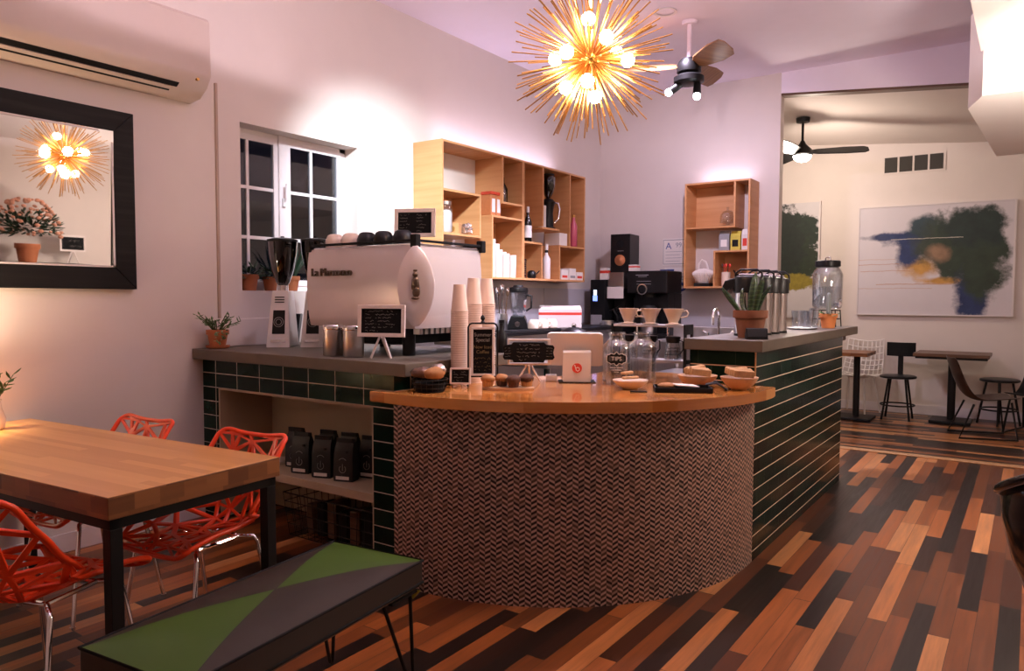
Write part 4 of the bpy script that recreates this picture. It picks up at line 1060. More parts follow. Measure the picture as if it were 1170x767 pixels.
def dripper(loc, rz, label):
    r = thing('coffee_dripper', label, 'coffee dripper', loc, rz, 'drippers on the pour-over stand')
    MB().lathe([(.045,0),(.047,.004),(.030,.006),(.026,.012),(.058,.088),(.060,.090),(.057,.090),(.020,.012),(.001,.012)],(0,0,0),32,cap1=False).build('cone', M['ceramic'], r, smooth=45)
    MB().tube([(.050,0,.074),(.074,0,.080),(.084,0,.066),(.076,0,.046),(.042,0,.040)],.005,8).build('handle', M['ceramic'], r, smooth=60)
    return r
zt_ = BZ+.2995
d0_ = dripper((-1.945,3.965,zt_), RAD(20), 'cream coffee dripper on the stand end behind the jars')
dup(d0_, (-1.805,3.965,zt_), RAD(190), 'cream coffee dripper in the middle of the pour-over stand')
dup(d0_, (-1.665,3.965,zt_), RAD(10), 'cream coffee dripper at the aisle counter end of the stand')
def carafe(loc, label):
    r = thing('coffee_carafe', label, 'carafe', loc, 0, 'carafes on the pour-over stand')
    o_ = [(.044,0),(.048,.004),(.048,.03),(.040,.085),(.034,.100),(.038,.125)]
    MB().lathe(o_+[(a-.0025,max(z,.004)) for a,z in reversed(o_)],(0,0,0),28).build('glass_body', M['glass'], r, smooth=50)
    MB().lathe([(.036,.096),(.042,.125),(.042,.132),(.02,.136),(.001,.136)],(0,0,0),24).build('lid', M['black'], r, smooth=40)
    MB().tube([(.034,-.006,.112),(.062,-.008,.105),(.064,-.008,.06),(.046,-.006,.035)],.004,8).build('handle', M['black'], r, smooth=60)
    for k in range(3): MB().tube([((.0475-.0035*k)*cos(2*pi*q/24),(.0475-.0035*k)*sin(2*pi*q/24),.030+.018*k) for q in range(24)],.0016,6,True).build('band', M['black'], r)
    return r
zl_ = BZ+.1005
k = carafe((-1.945,3.965,zl_),'glass carafe with black lid on the lower shelf end behind the jars')
dup(k,(-1.805,3.965,zl_),None,'glass carafe with black lid in the middle of the lower shelf')
dup(k,(-1.665,3.965,zl_),None,'glass carafe with black lid next to the black end plate')

# ------------------------------------------------------------------ things on the aisle counter
AZ = 1.1655
M['airsteel'] = mat('polished_steel', (.60,.57,.56), .14, 1, .05, 30)
def airpot(loc, label):
    r = thing('airpot', label, 'airpot', loc, RAD(12), 'airpots on the aisle counter')
    MB().lathe([(.066,0),(.070,.004),(.070,.245)],(0,0,0),36,cap1=True).build('body', M['airsteel'], r, smooth=40)
    MB().lathe([(.072,0),(.072,.012),(.0705,.012)],(0,0,0),32,cap0=False,cap1=False).build('base_ring', M['black'], r, smooth=40)
    MB().lathe([(.0705,.245),(.079,.248),(.080,.320),(.074,.338),(.045,.346),(.001,.346)],(0,0,0),32).build('head', M['black'], r, smooth=40)
    MB().prism([(-.02,.32),(.06,.335),(.125,.315),(.145,.265),(.115,.255),(.095,.275),(.05,.265),(-.02,.25)],-.030,.030,'y',.004).build('spout', M['black'], r, rot=(0,0,pi))
    MB().tube([(-.070,0,.335),(-.066,0,.362),(-.04,0,.380),(.05,0,.380),(.076,0,.360),(.080,0,.31)],.006,8).build('handle', M['black'], r, smooth=60)
    MB().box(-.05,.05,-.02,.02,.3465,.357,.004).build('pump_lever', M['chrome'], r)
    return r
k = airpot((-1.345,4.275,AZ),'steel airpot with black pump head directly behind the snake plant')
for y,lb in ((4.44,'second steel airpot behind the snake plant'),(4.605,'third steel airpot behind the snake plant'),(4.77,'last steel airpot of the row, on the glasses side')): dup(k,(-1.325,y,AZ),None,lb)
sp = thing('snake_plant','snake plant with banded upright leaves in a terracotta pot','potted plant',(-1.265,4.075,AZ))
pot(sp,.090,.150,M['terra_d'])
t = NT('snake_leaf'); u,ux,uy = t.uv(); n = t.noise(30,2); w_ = t.math('SINE',t.math('ADD',t.math('MULTIPLY',uy,260),t.math('MULTIPLY',n,9)))
t.l(t.ramp(w_,[(.35,(.014,.038,.014)),(.75,(.05,.095,.03))]), t.b.inputs['Base Color']); t.b.inputs['Roughness'].default_value = .4
f = MB()
for (ax_,ay_,L,lean,wd,tw) in ((.02,.0,.225,(.25,-.05),.050,.3),(-.01,.01,.25,(.10,.10),.052,-.5),(-.03,-.01,.20,(-.75,-.1),.040,.2),(.03,.02,.19,(.42,.15),.042,.9),(-.02,.03,.17,(-.3,.3),.036,1.3)):
    p0 = Vector((ax_,ay_,.115)); d = Vector((lean[0],lean[1],1)).normalized(); s_ = Vector((cos(RAD(35)+tw*.4),sin(RAD(35)+tw*.4),0)); nrm = d.cross(s_).normalized(); pr = None
    for j in range(9):
        q = j/8; w2 = wd*(.55+.6*q)*(1-q**3)**.7; c_ = p0+d*(L*q)+nrm*(.02*sin(3*q)*tw)
        row = [f.bm.verts.new(c_-s_*w2*.5+nrm*.006), f.bm.verts.new(c_-nrm*.004), f.bm.verts.new(c_+s_*w2*.5+nrm*.006)]
        if pr: f._f([pr[0],pr[1],row[1],row[0]]); f._f([pr[1],pr[2],row[2],row[1]])
        pr = row
f.build('foliage', t.m, sp, smooth=60, mods=[('SOLIDIFY',dict(thickness=.004))])
ph = thing('black_card_holder','black wedge-shaped card holder in front of the snake plant','card holder',(-1.185,3.925,AZ),RAD(25))
MB().prism([(-.035,0),(.035,0),(.03,.02),(.0,.058),(-.012,.055)],-.055,.055,'x',.003).build('body', M['matte_black'], ph)
MB().box(-.045,.045,-.004,.0,.0,.045,.001).build('face_panel', M['black'], ph, loc=(0,-.030,.012), rot=(RAD(-24),0,0))
wd_ = thing('water_dispenser','big glass water dispenser with black lid on a wire stand','water dispenser',(-1.30,6.08,AZ),RAD(-40))
o_ = [(.085,0),(.100,.006),(.108,.03),(.110,.26),(.095,.30),(.080,.315),(.080,.335)]
MB().lathe(o_+[(a-.005,max(z,.008)) for a,z in reversed(o_)],(0,0,.135),36).build('glass_body', M['glass'], wd_, smooth=50)
MB().lathe([(.100,.02),(.103,.05),(.104,.17),(.001,.17)],(0,0,.136),32).build('water', glass('water',(.85,.88,.92),.06), wd_, smooth=50)
MB().lathe([(.088,.458),(.092,.462),(.092,.50),(.084,.506),(.001,.506)],(0,0,0),32).build('lid', M['black'], wd_, smooth=40)
MB().tube([(-.03,0,.506),(-.025,0,.53),(.025,0,.53),(.03,0,.506)],.005,8).build('lid_handle', M['chrome'], wd_, smooth=60)
m = MB()
for z in (.125,.06): m.tube([(.095*cos(2*pi*k/28),.095*sin(2*pi*k/28),z) for k in range(28)],.004,6,True)
for k in range(6): a = 2*pi*k/6; m.cyl((.095*cos(a),.095*sin(a),.130),(.105*cos(a),.105*sin(a),0),.004,8)
m.build('wire_stand', M['blackmetal'], wd_)
MB().cyl((.105,0,.175),(.155,0,.175),.012,12).cyl((.145,0,.150),(.145,0,.182),.010,12).tube([(.145,0,.185),(.145,0,.205),(.165,0,.212)],.005,8).build('spigot', M['chrome'], wd_, smooth=50)
cc = thing('potted_cactus','columnar cactus in an orange clay pot in front of the water dispenser','potted plant',(-1.215,5.74,AZ))
pot(cc,.062,.105,M['terra_l'])
m = MB(); n = 24
pr = [(.010,.085),(.0135,.10),(.0145,.16),(.014,.235),(.010,.252),(.002,.258)]
R = [[m.bm.verts.new((r*(1+.18*cos(k*pi*2/n*8))*cos(2*pi*k/n),r*(1+.18*cos(k*pi*2/n*8))*sin(2*pi*k/n),z)) for k in range(n)] for r,z in pr]
for A,B in zip(R,R[1:]):
    for k in range(n): m._f([A[k],A[(k+1)%n],B[(k+1)%n],B[k]])
m._f(R[-1]); m.build('cactus_column', mat('cactus_green',(.20,.22,.20),.7,0,.2,40), cc, smooth=50)
m = MB(); rng = random.Random(9)
for i in range(12): a = rng.uniform(0,2*pi); leaf(m,Vector((cos(a)*.02,sin(a)*.02,.088)),Vector((cos(a),sin(a),rng.uniform(.2,1.2))).normalized(),rng.uniform(.05,.085),.018)
m.build('foliage', M['leaf'], cc)
o = MB().lathe([(.085,0),(.10,.004),(.105,.012),(.10,.012),(.085,.006),(.001,.006)],(0,0,0),32,cap1=False).build('glass_tray', M['steel'], loc=(-1.315,5.40,AZ), smooth=40); tag(o,'round steel tray under the drinking glasses on the aisle counter','tray')
g_me = None
for i,(x,y,z,lb) in enumerate(((-1.345,5.365,AZ+.0125,'drinking glass at the airpot side of the round steel tray'),(-1.275,5.395,AZ+.0125,'drinking glass at the aisle side of the round steel tray'),(-1.325,5.45,AZ+.0125,'drinking glass at the rear of the round steel tray'),(-1.27,5.545,AZ,'tall drinking glass standing between tray and cactus'),(-1.335,5.62,AZ,'drinking glass standing behind the round steel tray'))):
    if g_me is None:
        o_ = [(.026,0),(.028,.003),(.034,.118)]
        g_me = MB().lathe(o_+[(.032,.118),(.026,.010),(.001,.010)],(0,0,0),24,cap1=False).build('drinking_glass', M['glass'], smooth=50); o = g_me
    else: o = g_me.copy(); COL.objects.link(o)
    o.location = (x,y,z); tag(o,lb,'glass','drinking glasses on the aisle counter')
    if i == 3: o.scale = (1,1,1.25)
# ------------------------------------------------------------------ long plywood shelf on the left wall
XF, XBk = -3.948, XL+.001
ls = thing('wall_shelf', 'long birch plywood cubby shelf on the wall above the work counter', 'shelf', (XBk,4.652,1.548))
T_ = .019
def lsb(nm, y0, y1, z0, z1, x0=XBk, x1=XF, mt='ply'):
    ax = 0
    return L_(MB().box(x0,x1,y0,y1,z0,z1,.0015), nm, M[mt], ls)
Y = dict(a=4.652, b=5.155, c=5.313, d=5.47, e=5.807, f=6.143, g=6.458, h=6.657, i=6.962)
Z0, Z1 = 1.548, 2.665
lsb('side_panel', Y['a']-T_, Y['a'], Z0-.0, Z1)
lsb('side_panel', Y['i'], Y['i']+T_, Z0, Z1)
lsb('top_board', Y['a'], Y['e']-.002, Z1-T_, Z1); lsb('top_board', Y['e']+.002, Y['i'], Z1-T_, Z1)
lsb('bottom_board', Y['c'], Y['e']-.002, Z0, Z0+T_); lsb('bottom_board', Y['e']+.002, Y['i'], Z0, Z0+T_)
lsb('divider', Y['e']-.02, Y['e']-.002, Z0+T_, Z1-T_); lsb('divider', Y['e']+.002, Y['e']+.02, Z0+T_, Z1-T_)
lsb('divider', Y['d'], Y['d']+T_, 2.25, Z1-T_)
lsb('shelf_board', Y['d'], Y['e']-.021, 2.231, 2.25)
lsb('shelf_board', Y['a'], Y['b'], 2.253, 2.272); lsb('shelf_board', Y['a'], Y['b'], 1.896, 1.915); lsb('divider', Y['b']-T_, Y['b'], 1.9155, 2.2525)
lsb('divider', Y['c'], Y['c']+T_, Z0+T_, 2.096); lsb('shelf_board', Y['c'], Y['e']-.021, 2.0965, 2.115)
lsb('divider', Y['f'], Y['f']+T_, 2.08, Z1-T_); lsb('divider', Y['g'], Y['g']+T_, Z0+T_, 1.896)
lsb('shelf_board', Y['e']+.021, Y['f'], 1.897, 1.916); lsb('divider', Y['f']-T_, Y['f'], Z0+T_, 1.8965)
lsb('shelf_board', Y['f'], Y['g'], 2.054, 2.0735)
lsb('divider', Y['h'], Y['h']+T_, 1.916, Z1-T_); lsb('shelf_board', Y['g'], Y['i'], 1.8965, 1.9155)
lsb('back_panel', Y['e']+.021, Y['f'], 1.917, Z1-T_-.001, XBk, XBk+.006); lsb('back_panel', Y['f']+T_, Y['h'], 2.075, Z1-T_-.001, XBk, XBk+.006)
lsb('back_panel', Y['h']+T_, Y['i'], 1.917, Z1-T_-.001, XBk, XBk+.006); lsb('back_panel', Y['g']+T_, Y['i'], Z0+T_, 1.895, XBk, XBk+.006)
lsb('back_panel', Y['c']+T_, Y['e']-.021, Z0+T_, 2.095, XBk, XBk+.006); lsb('back_panel', Y['d']+T_, Y['e']-.021, 2.251, Z1-T_-.001, XBk, XBk+.006)
lsb('back_panel', Y['a'], Y['b']-T_, 1.916, 2.252, XBk, XBk+.006)

L_(MB().box(XBk+.10,XBk+.13,4.9,6.8,Z1+.001,Z1+.014,.002), 'added_led_strip', emis('added_led_strip',(.86,.75,1.0),6), ls)  # glowing strip added on the shelf top to brighten the ceiling
def lathe_thing(nm, lb, cat, loc, parts, group=None, rz=0):
    r = thing(nm, lb, cat, loc, rz, group)
    for pn, prof, mt in parts: MB().lathe(prof,(0,0,0),24,cap0=True,cap1=True).build(pn, M[mt], r, smooth=45)
    return r
lathe_thing('mason_jar','tall glass jar of white sachets in the shelf cubby next to the end panel','jar',(-4.03,4.77,1.9155),[('contents',[(.045,.006),(.055,.02),(.055,.17),(.04,.19),(.001,.19)],'paper'),('glass_body',[(.052,0),(.062,.006),(.062,.19),(.048,.215),(.048,.235)],'glass'),('lid',[(.050,.236),(.052,.262),(.001,.262)],'steel')])
cx_ = thing('kraft_box','small orange-brown box in the shelf cubby beside the jar','box',(-4.06,4.92,1.9155),RAD(25))
MB().box(-.055,.055,-.05,.05,0,.095,.002).build('box_body', M['card'], cx_); MB().prism([(.022*cos(2*pi*k/20),.045+.022*sin(2*pi*k/20)) for k in range(20)],-.051,-.0502,'y').build('round_print', M['brass'], cx_)
m = MB(); rng = random.Random(12); lump(m,(0,0,.05),(.070,.055,.050),rng,None,.14); o = m.build('foil_bag', M['foil'], loc=(-4.04,5.05,1.9158), smooth=40); tag(o,'crumpled foil snack bag in the shelf cubby','bag')
def spice(y,lb):
    r = thing('spice_jar', lb, 'jar', (-4.035,y,2.1155), 0, 'red-lidded jars on the shelf')
    MB().box(-.058,.058,-.036,.036,0,.185,.008).build('jar_body', M['amber'], r); MB().box(-.060,.060,-.037,.037,.1855,.215,.006).build('lid', M['redlid'], r)
    MB().box(.0582,.0588,-.024,.024,.03,.15).build('label', M['label'], r); return r
spice(5.374,'red-lidded square jar of brown spice closer to the espresso machine'); 
dup(bpy.data.objects['spice_jar'],(-4.035,5.452-.0,2.1155),None,'red-lidded square jar of brown spice closer to the wine bottles')
lathe_thing('glass_decanter','clear glass decanter in the upper shelf cubby','decanter',(-4.06,5.60,2.2505),[('glass_body',[(.05,0),(.056,.01),(.05,.10),(.028,.16),(.026,.24),(.032,.26)],'glass'),('stopper',[(.022,.255),(.026,.29),(.001,.30)],'chrome')])
lathe_thing('black_bottle','black bottle behind the clear glass decanter','bottle',(-4.12,5.71,2.2505),[('bottle_body',[(.045,0),(.048,.01),(.048,.15),(.018,.21),(.016,.26),(.001,.26)],'winebot')])
for i in range(7):
    h = (.34,.27,.25,.31,.22,.24,.21)[i]; o = MB().lathe([(.030,0),(.032,.002),(.038,h),(.035,h),(.029,.01),(.001,.01)],(0,0,0),20,cap1=False).build('cup_sleeve', M['paper'], loc=(-4.02-.075*(i%2),5.40+.055*i,1.5675), smooth=40)
    tag(o,'%s white paper-cup stack in the lower shelf cubby, counting from the espresso machine'%('first','second','third','fourth','fifth','sixth','seventh')[i],'cup stack','white cup stacks in the lower shelf cubby')
def wine(y,x,h,lb):
    return lathe_thing('wine_bottle',lb,'bottle',(x,y,1.9165),[('bottle_body',[(.034,0),(.038,.006),(.038,h*.55),(.030,h*.64),(.015,h*.74),(.014,h),(.001,h)],'winebot'),('label',[(.0385,h*.12),(.0388,h*.125),(.0388,h*.46),(.0385,h*.465)],'label'),('capsule',[(.0148,h*.84),(.0155,h*.845),(.0155,h*1.01),(.001,h*1.01)],'label')],'wine bottles on the shelf')
wine(5.96,-4.0,.335,'tall dark wine bottle with a white label on the shelf'); wine(5.875,-4.03,.215,'short dark bottle with a white label beside the tall wine bottle')
bl = thing('lid_stack','stack of black cup lids in the lower shelf cubby under the wine','lids',(-4.03,5.90,1.5675))
for i in range(9): MB().lathe([(.044,0),(.047,.003),(.043,.015),(.001,.016)],(0,0,.021*i),24).build('lid', M['black'], bl, smooth=40)
kt = thing('small_kettle','small black pot beside the stack of black lids','pot',(-4.0,6.03,1.5675)); MB().lathe([(.035,0),(.045,.02),(.04,.06),(.025,.075),(.001,.08)],(0,0,0),24).build('body', M['black'], kt, smooth=50); MB().tube([(.03,.03,.04),(.055,.055,.075)],.006,8).build('spout', M['black'], kt)
lathe_thing('syrup_bottle','tall white-labelled syrup bottle between the low dividers','bottle',(-3.99,6.28,1.5675),[('bottle_body',[(.036,0),(.040,.006),(.040,.20),(.016,.245),(.015,.30),(.001,.30)],'label'),('collar',[(.0158,.262),(.018,.265),(.018,.285),(.0158,.288)],'black'),('cap',[(.017,.3005),(.018,.345),(.001,.345)],'label')])
cbt = thing('siphon_brewer','black siphon coffee brewer with smoky glass bulb on the shelf','coffee brewer',(-4.05,6.40,2.074),RAD(45))
MB().lathe([(.075,0),(.078,.012),(.06,.02),(.05,.16),(.06,.22),(.075,.27),(.05,.30),(.02,.31),(.001,.31)],(0,0,0),28).build('base_body', M['black'], cbt, smooth=50)
MB().lathe([(.022,.315),(.05,.36),(.072,.43),(.075,.51),(.06,.54)],(0,0,0),28,cap0=False,cap1=False).build('glass_bulb', M['glass_d'], cbt, smooth=50); MB().lathe([(.061,.541),(.062,.552),(.001,.556)],(0,0,0),28).build('lid', M['black'], cbt)
MB().tube([(.05,0,.27),(.10,-.02,.26),(.115,-.03,.20),(.10,-.03,.10),(.06,-.02,.06)],.010,10).build('handle', M['chrome'], cbt, smooth=60)
lathe_thing('white_canister','white canister standing beside the siphon brewer','canister',(-4.0,6.215,2.074),[('body',[(.036,0),(.038,.003),(.038,.19)],'label'),('lid',[(.039,.1905),(.039,.215),(.001,.217)],'label')])
wk = thing('white_carton','plain white carton under the siphon brewer','box',(-4.05,6.555,1.916),RAD(0)); MB().box(-.09,.09,-.075,.075,0,.125,.002).build('carton_body', M['paper'], wk); MB().box(-.09,.09,-.008,.008,.1252,.1258).build('tape', M['label'], wk)
lathe_thing('pink_bottle','bottle of pink syrup in the end cubby of the shelf','bottle',(-3.995,6.815,1.916),[('bottle_body',[(.036,0),(.040,.006),(.040,.22),(.020,.27),(.018,.31),(.001,.31)],'pinkish'),('cap',[(.020,.3105),(.021,.335),(.001,.335)],'brass')])
lathe_thing('white_bottle','slim white bottle beside the pink syrup','bottle',(-4.03,6.725,1.916),[('bottle_body',[(.028,0),(.030,.006),(.030,.27),(.013,.32),(.013,.40),(.001,.40)],'label'),('collar',[(.0135,.35),(.016,.353),(.016,.37),(.0135,.373)],'chrome')])
for i,(y,h,lb) in enumerate(((6.58,.10,'white box with red print at the divider in the bottom cubby'),(6.74,.12,'taller white box in the middle of the bottom cubby'),(6.885,.085,'low white box with red print at the end of the bottom cubby'))):
    r = thing('white_box', lb, 'box', (-4.04,y,1.5675), 0, 'white boxes in the bottom cubby'); MB().box(-.085,.085,-.068,.068,0,h,.002).build('box_body', M['paper'], r); MB().box(.0852,.0858,-.05,.05,.02,.045).build('print', M['red'] if i!=1 else M['grey'], r)

# ------------------------------------------------------------------ small cabinet on the rear wall
CX0, CX1, CY, CZ0, CZ1 = -3.085, -2.385, 7.605, 1.487, 2.60
wcab = thing('wall_cubby', 'small plywood cubby shelf on the rear wall beside the opening', 'shelf', (CX0,CY,CZ0))
L_(MB().box(-3.0,-2.45,YB-.12,YB-.09,CZ1+.001,CZ1+.014,.002), 'added_led_strip', bpy.data.materials['added_led_strip'], wcab)  # second added strip, lifts the ceiling near the rear wall
def wcb(nm, x0, x1, z0, z1, y0=None, y1=None): return L_(MB().box(x0,x1,CY if y0 is None else y0,YB-.001 if y1 is None else y1,z0,z1,.0015), nm, M['ply'], wcab)
wcb('side_panel',CX0,CX0+T_,CZ0,CZ1); wcb('side_panel',CX1-T_,CX1,CZ0,CZ1); wcb('top_board',CX0+T_,CX1-T_,CZ1-T_,CZ1); wcb('bottom_board',CX0+T_,CX1-T_,CZ0,CZ0+T_)
wcb('shelf_board',CX0+T_,-2.535,2.115,2.134); wcb('divider',-2.554,-2.535,2.1345,CZ1-T_)
wcb('shelf_board',-2.76,CX1-T_,1.86,1.879); wcb('divider',-2.76,-2.741,CZ0+T_,1.8595)
wcb('back_panel',CX0+T_,-2.555,2.1345,CZ1-T_-.001,YB-.008,YB-.001); wcb('back_panel',-2.74,CX1-T_,CZ0+T_,1.8595,YB-.008,YB-.001)
cl_ = thing('cake_dome','clear glass cake dome on a small stand in the rear wall cubby','cake dome',(-2.66,7.74,2.1345)); MB().lathe([(.07,0),(.075,.01),(.02,.02),(.02,.03),(.085,.04),(.085,.046),(.001,.046)],(0,0,0),28).build('stand', M['glass'], cl_, smooth=40)
MB().lathe([(.078,.047),(.08,.06),(.078,.12),(.05,.16),(.012,.172),(.010,.185),(.018,.20),(.001,.21)],(0,0,0),28,cap0=False).build('dome', M['glass'], cl_, smooth=60)
for i,(x,mt,w2,h,lb) in enumerate(((-2.675,'grey',.055,.21,'grey gusseted coffee bag in the rear wall cubby'),(-2.555,'yellow',.052,.20,'yellow-green coffee bag in the middle of the rear wall cubby'),(-2.455,'label',.036,.22,'white carton with red edge at the side panel of the rear wall cubby'))):
    r = thing('packet', lb, 'packet', (x,7.72,1.8795)); m = MB(); m.prism([(-.04,0),(.04,0),(.042,h*.75),(.006,h),(-.006,h),(-.042,h*.75)],-w2,w2,'x',.004); m.build('packet_body', M[mt], r)
    MB().box(-w2*.6,w2*.6,-.0440,-.0425,h*.2,h*.55).build('label', M[('label','black','red')[i]], r)
pf = thing('filter_stack','stack of fluted white paper filters on a black box in the rear wall cubby','paper filters',(-2.915,7.75,1.5065))
MB().box(-.085,.085,-.07,.07,0,.035,.003).build('black_box', M['black'], pf)
m = MB(); n = 60; R = []
for r_,z in ((.060,.036),(.078,.06),(.115,.125),(.118,.145),(.10,.165),(.04,.19),(.005,.195)):
    R.append([m.bm.verts.new((r_*(1+.05*(1 if k%2 else -1))*cos(2*pi*k/n), r_*(1+.05*(1 if k%2 else -1))*sin(2*pi*k/n)*.9, z)) for k in range(n)])
for A,B in zip(R,R[1:]):
    for k in range(n): m._f([A[k],A[(k+1)%n],B[(k+1)%n],B[k]])
m.build('fluted_filters', M['paper'], pf)
MB().tube([(-.06,0,.175),(-.055,0,.24),(-.02,0,.285),(.02,0,.265),(.05,0,.18)],.012,8).build('holder_loop', M['paper'], pf, smooth=60)
ut = thing('utensil_holder','white crock of stirring spoons in the lower rear wall cubby','utensil holder',(-2.665,7.73,1.5065)); MB().lathe([(.04,0),(.045,.005),(.048,.15),(.044,.15),(.04,.01),(.001,.01)],(0,0,0),24,cap1=False).build('crock', M['ceramic'], ut, smooth=40)
for i in range(5): a = 2*pi*i/5; MB().tube([(.015*cos(a),.015*sin(a),.02),(.038*cos(a),.038*sin(a),.21)],.004,6).ball((.040*cos(a),.040*sin(a),.22),.014,8,(1,.5,1.4)).build('spoon', M['darkwood'] if i%2 else M['red'], ut)
kp = thing('gooseneck_kettle','black gooseneck kettle in the lower rear wall cubby','kettle',(-2.505,7.74,1.5065),RAD(70)); MB().lathe([(.07,0),(.072,.005),(.06,.10),(.045,.13),(.001,.14)],(0,0,0),28).build('body', M['black'], kp, smooth=50)
MB().tube([(-.06,0,.03),(-.10,0,.06),(-.095,0,.13),(-.125,0,.165)],[.012,.010,.008,.007],8).build('spout', M['black'], kp, smooth=60); MB().tube([(.055,0,.11),(.10,0,.12),(.105,0,.05),(.068,0,.03)],.008,8).build('handle', M['black'], kp, smooth=60); MB().ball((0,0,.148),.012,10).build('lid_knob', M['chrome'], kp)

# papers pinned to the rear wall
YP = YB-.0015
c1 = thing('grade_certificate','framed letter-grade certificate on the rear wall beside the cubby','certificate',(-3.32,YP,1.90)); MB().box(-.135,.135,-.003,0,-.15,.15).build('sheet', M['paper'], c1)
text('grade_letter','A',.105,M['blue'],c1,(-.065,-.0035,.065),FRONT); text('score_digits','99',.075,M['grey'],c1,(.055,-.0035,.072),FRONT)
m = MB(); m.box(-.13,.13,-.0036,-.003,.13,.138).box(-.13,.13,-.0036,-.003,-.138,-.132).box(-.13,-.124,-.0036,-.003,-.138,.138).box(.124,.13,-.0036,-.003,-.138,.138); m.build('border', M['grey'], c1)
m = MB()
for i in range(4): m.box(-.10,.09-.02*(i%2),-.0036,-.003,-.035*i+.0,-.035*i+.004)
m.build('text_lines', M['grey'], c1)
c2_ = thing('blue_notice','white notice with a blue dome emblem below the certificate','notice',(-3.27,YP,1.575)); MB().box(-.16,.16,-.003,0,-.15,.15).build('sheet', M['paper'], c2_)
MB().prism([(-.13+.085*cos(RAD(180+a)),.13+.085*sin(RAD(180+a))) for a in range(0,181,12)],-.0038,-.003,'y').build('dome_emblem', M['blue'], c2_)
m = MB()
for i in range(4): m.box(-.02,.13-.03*(i%2),-.0036,-.003,.07-.03*i-(0 if i else -.012),.076-.03*i)
m.build('text_lines', M['grey'], c2_)
m = MB(); Eo = [(-.03+.12*cos(2*pi*k/30),-.07+.050*sin(2*pi*k/30)) for k in range(30)]; m.tube([(x,-.006,z) for x,z in Eo],[.010+.008*cos(2*pi*k/30) for k in range(30)],6,True); m.build('oval_emblem', M['blue'], c2_)

# ------------------------------------------------------------------ brewers, speaker, things on the rear counter
RZ = .9305
br = thing('batch_brewer','big black batch coffee brewer with a round chrome dial','coffee brewer',(-3.428,7.56,RZ))
m = MB().box(-.235,.235,-.10,.27,.0,.06,.006).box(-.235,.235,.06,.27,.06,.50,.004).box(-.235,.235,-.14,.27,.50,.745,.012).box(.225,.235,-.10,.06,.06,.5)
m.build('housing', M['black'], br)
MB().cyl((-.05,-.142,.545),(-.05,-.152,.545),.060,32).build('dial_ring', M['chrome'], br); MB().ball((-.05,-.150,.545),.048,24,(1,.25,1)).build('dial_face', M['matte_black'], br, smooth=60)
MB().cyl((-.02,-.03,.46),(-.02,-.03,.50),.08,24).build('brew_basket', M['blackmetal'], br); sv = MB().lathe([(.085,.062),(.09,.07),(.09,.34),(.06,.37),(.001,.37)],(-.02,-.03,0),28).build('server', M['steel'], br, smooth=40)
m = MB(); m.box(-.13,.02,-.1412,-.1405,.695,.703).box(-.10,-.0,-.1412,-.1405,.68,.685).box(-.12,.05,-.1412,-.1405,.63,.634).box(-.12,.05,-.1412,-.1405,.60,.604); m.build('marking', M['grey'], br)
hb = thing('grinder_tower','narrow black machine with a blue-lit screen in the rear corner','coffee machine',(-4.01,7.55,RZ)); MB().box(-.095,.085,-.16,.2,0,.655,.008).build('housing', M['matte_black'], hb)
sc_ = MB().box(-.065,.005,-.164,-.160,.40,.56,.002).build('bezel', M['black'], hb); MB().box(-.058,-.002,-.166,-.1645,.415,.475).build('screen', M['screen'], sc_); MB().box(-.050,-.010,-.166,-.1645,.48,.54).build('icon', M['screen_w'], sc_)
MB().box(-.07,.06,-.20,-.16,.12,.26,.006).build('bean_chute', M['grey'], hb)
mb2 = thing('bulk_grinder','black bulk grinder under a steel hopper with a paper taped on its front','coffee grinder',(-3.82,7.58,RZ))
MB().box(-.10,.10,-.14,.2,.0,.18,.006).box(-.07,.07,-.02,.2,.18,.46,.006).box(-.10,.105,-.14,.2,.46,.56,.006).build('housing', M['black'], mb2)
MB().box(-.095,.10,-.13,.2,.5605,.735,.003).build('steel_hopper', M['steel'], mb2); MB().box(-.095,.105,-.1425,-.1405,.445,.575).build('taped_paper', M['paper'], mb2)
MB().tube([(-.05,-.16,.30),(.0,-.18,.32),(.05,-.17,.24),(.04,-.15,.16)],.014,8).cyl((0,-.02,.33),(0,-.12,.31),.03,16).build('spout', M['blackmetal'], mb2, smooth=50)
for x,lb in ((-3.955,'small white carton with a red band at the corner side of the steel hopper'),(-3.60,'small white carton between the steel hopper and the batch brewer')):
    z = RZ+(.6555 if x<-3.9 else .7455); h = .13 if x<-3.9 else .07
    r = thing('carton', lb, 'box', (x,7.47,z), 0, 'cartons around the steel hopper'); MB().box(-.048,.048,-.045,.045,0,h,.002).build('carton_body', M['paper'], r); MB().box(-.0485,.0485,-.0455,.0455,h*.55,h*.78).build('red_band', M['red'], r)
sk_ = thing('bookshelf_speaker','black bookshelf speaker with a copper cone on top of the steel hopper','speaker',(-3.785,7.62,RZ+.7355),RAD(6))
MB().box(-.125,.105,-.14,.16,0.0,.425,.005).build('cabinet', M['black'], sk_)
MB().cyl((-.01,-.139,.135),(-.01,-.146,.135),.072,32).build('woofer_ring', M['blackmetal'], sk_); MB().lathe([(.062,0),(.035,.004),(.022,.010),(.001,.014)],(-.01,-.147,.135),28,Matrix.Rotation(pi/2,3,'X'),cap0=False,cap1=False).build('woofer_cone', M['copper'], sk_, smooth=60)
MB().cyl((-.01,-.139,.315),(-.01,-.144,.315),.045,24).build('tweeter', M['matte_black'], sk_); MB().box(-.04,.03,-.1415,-.140,.235,.24).build('badge', M['grey'], sk_)
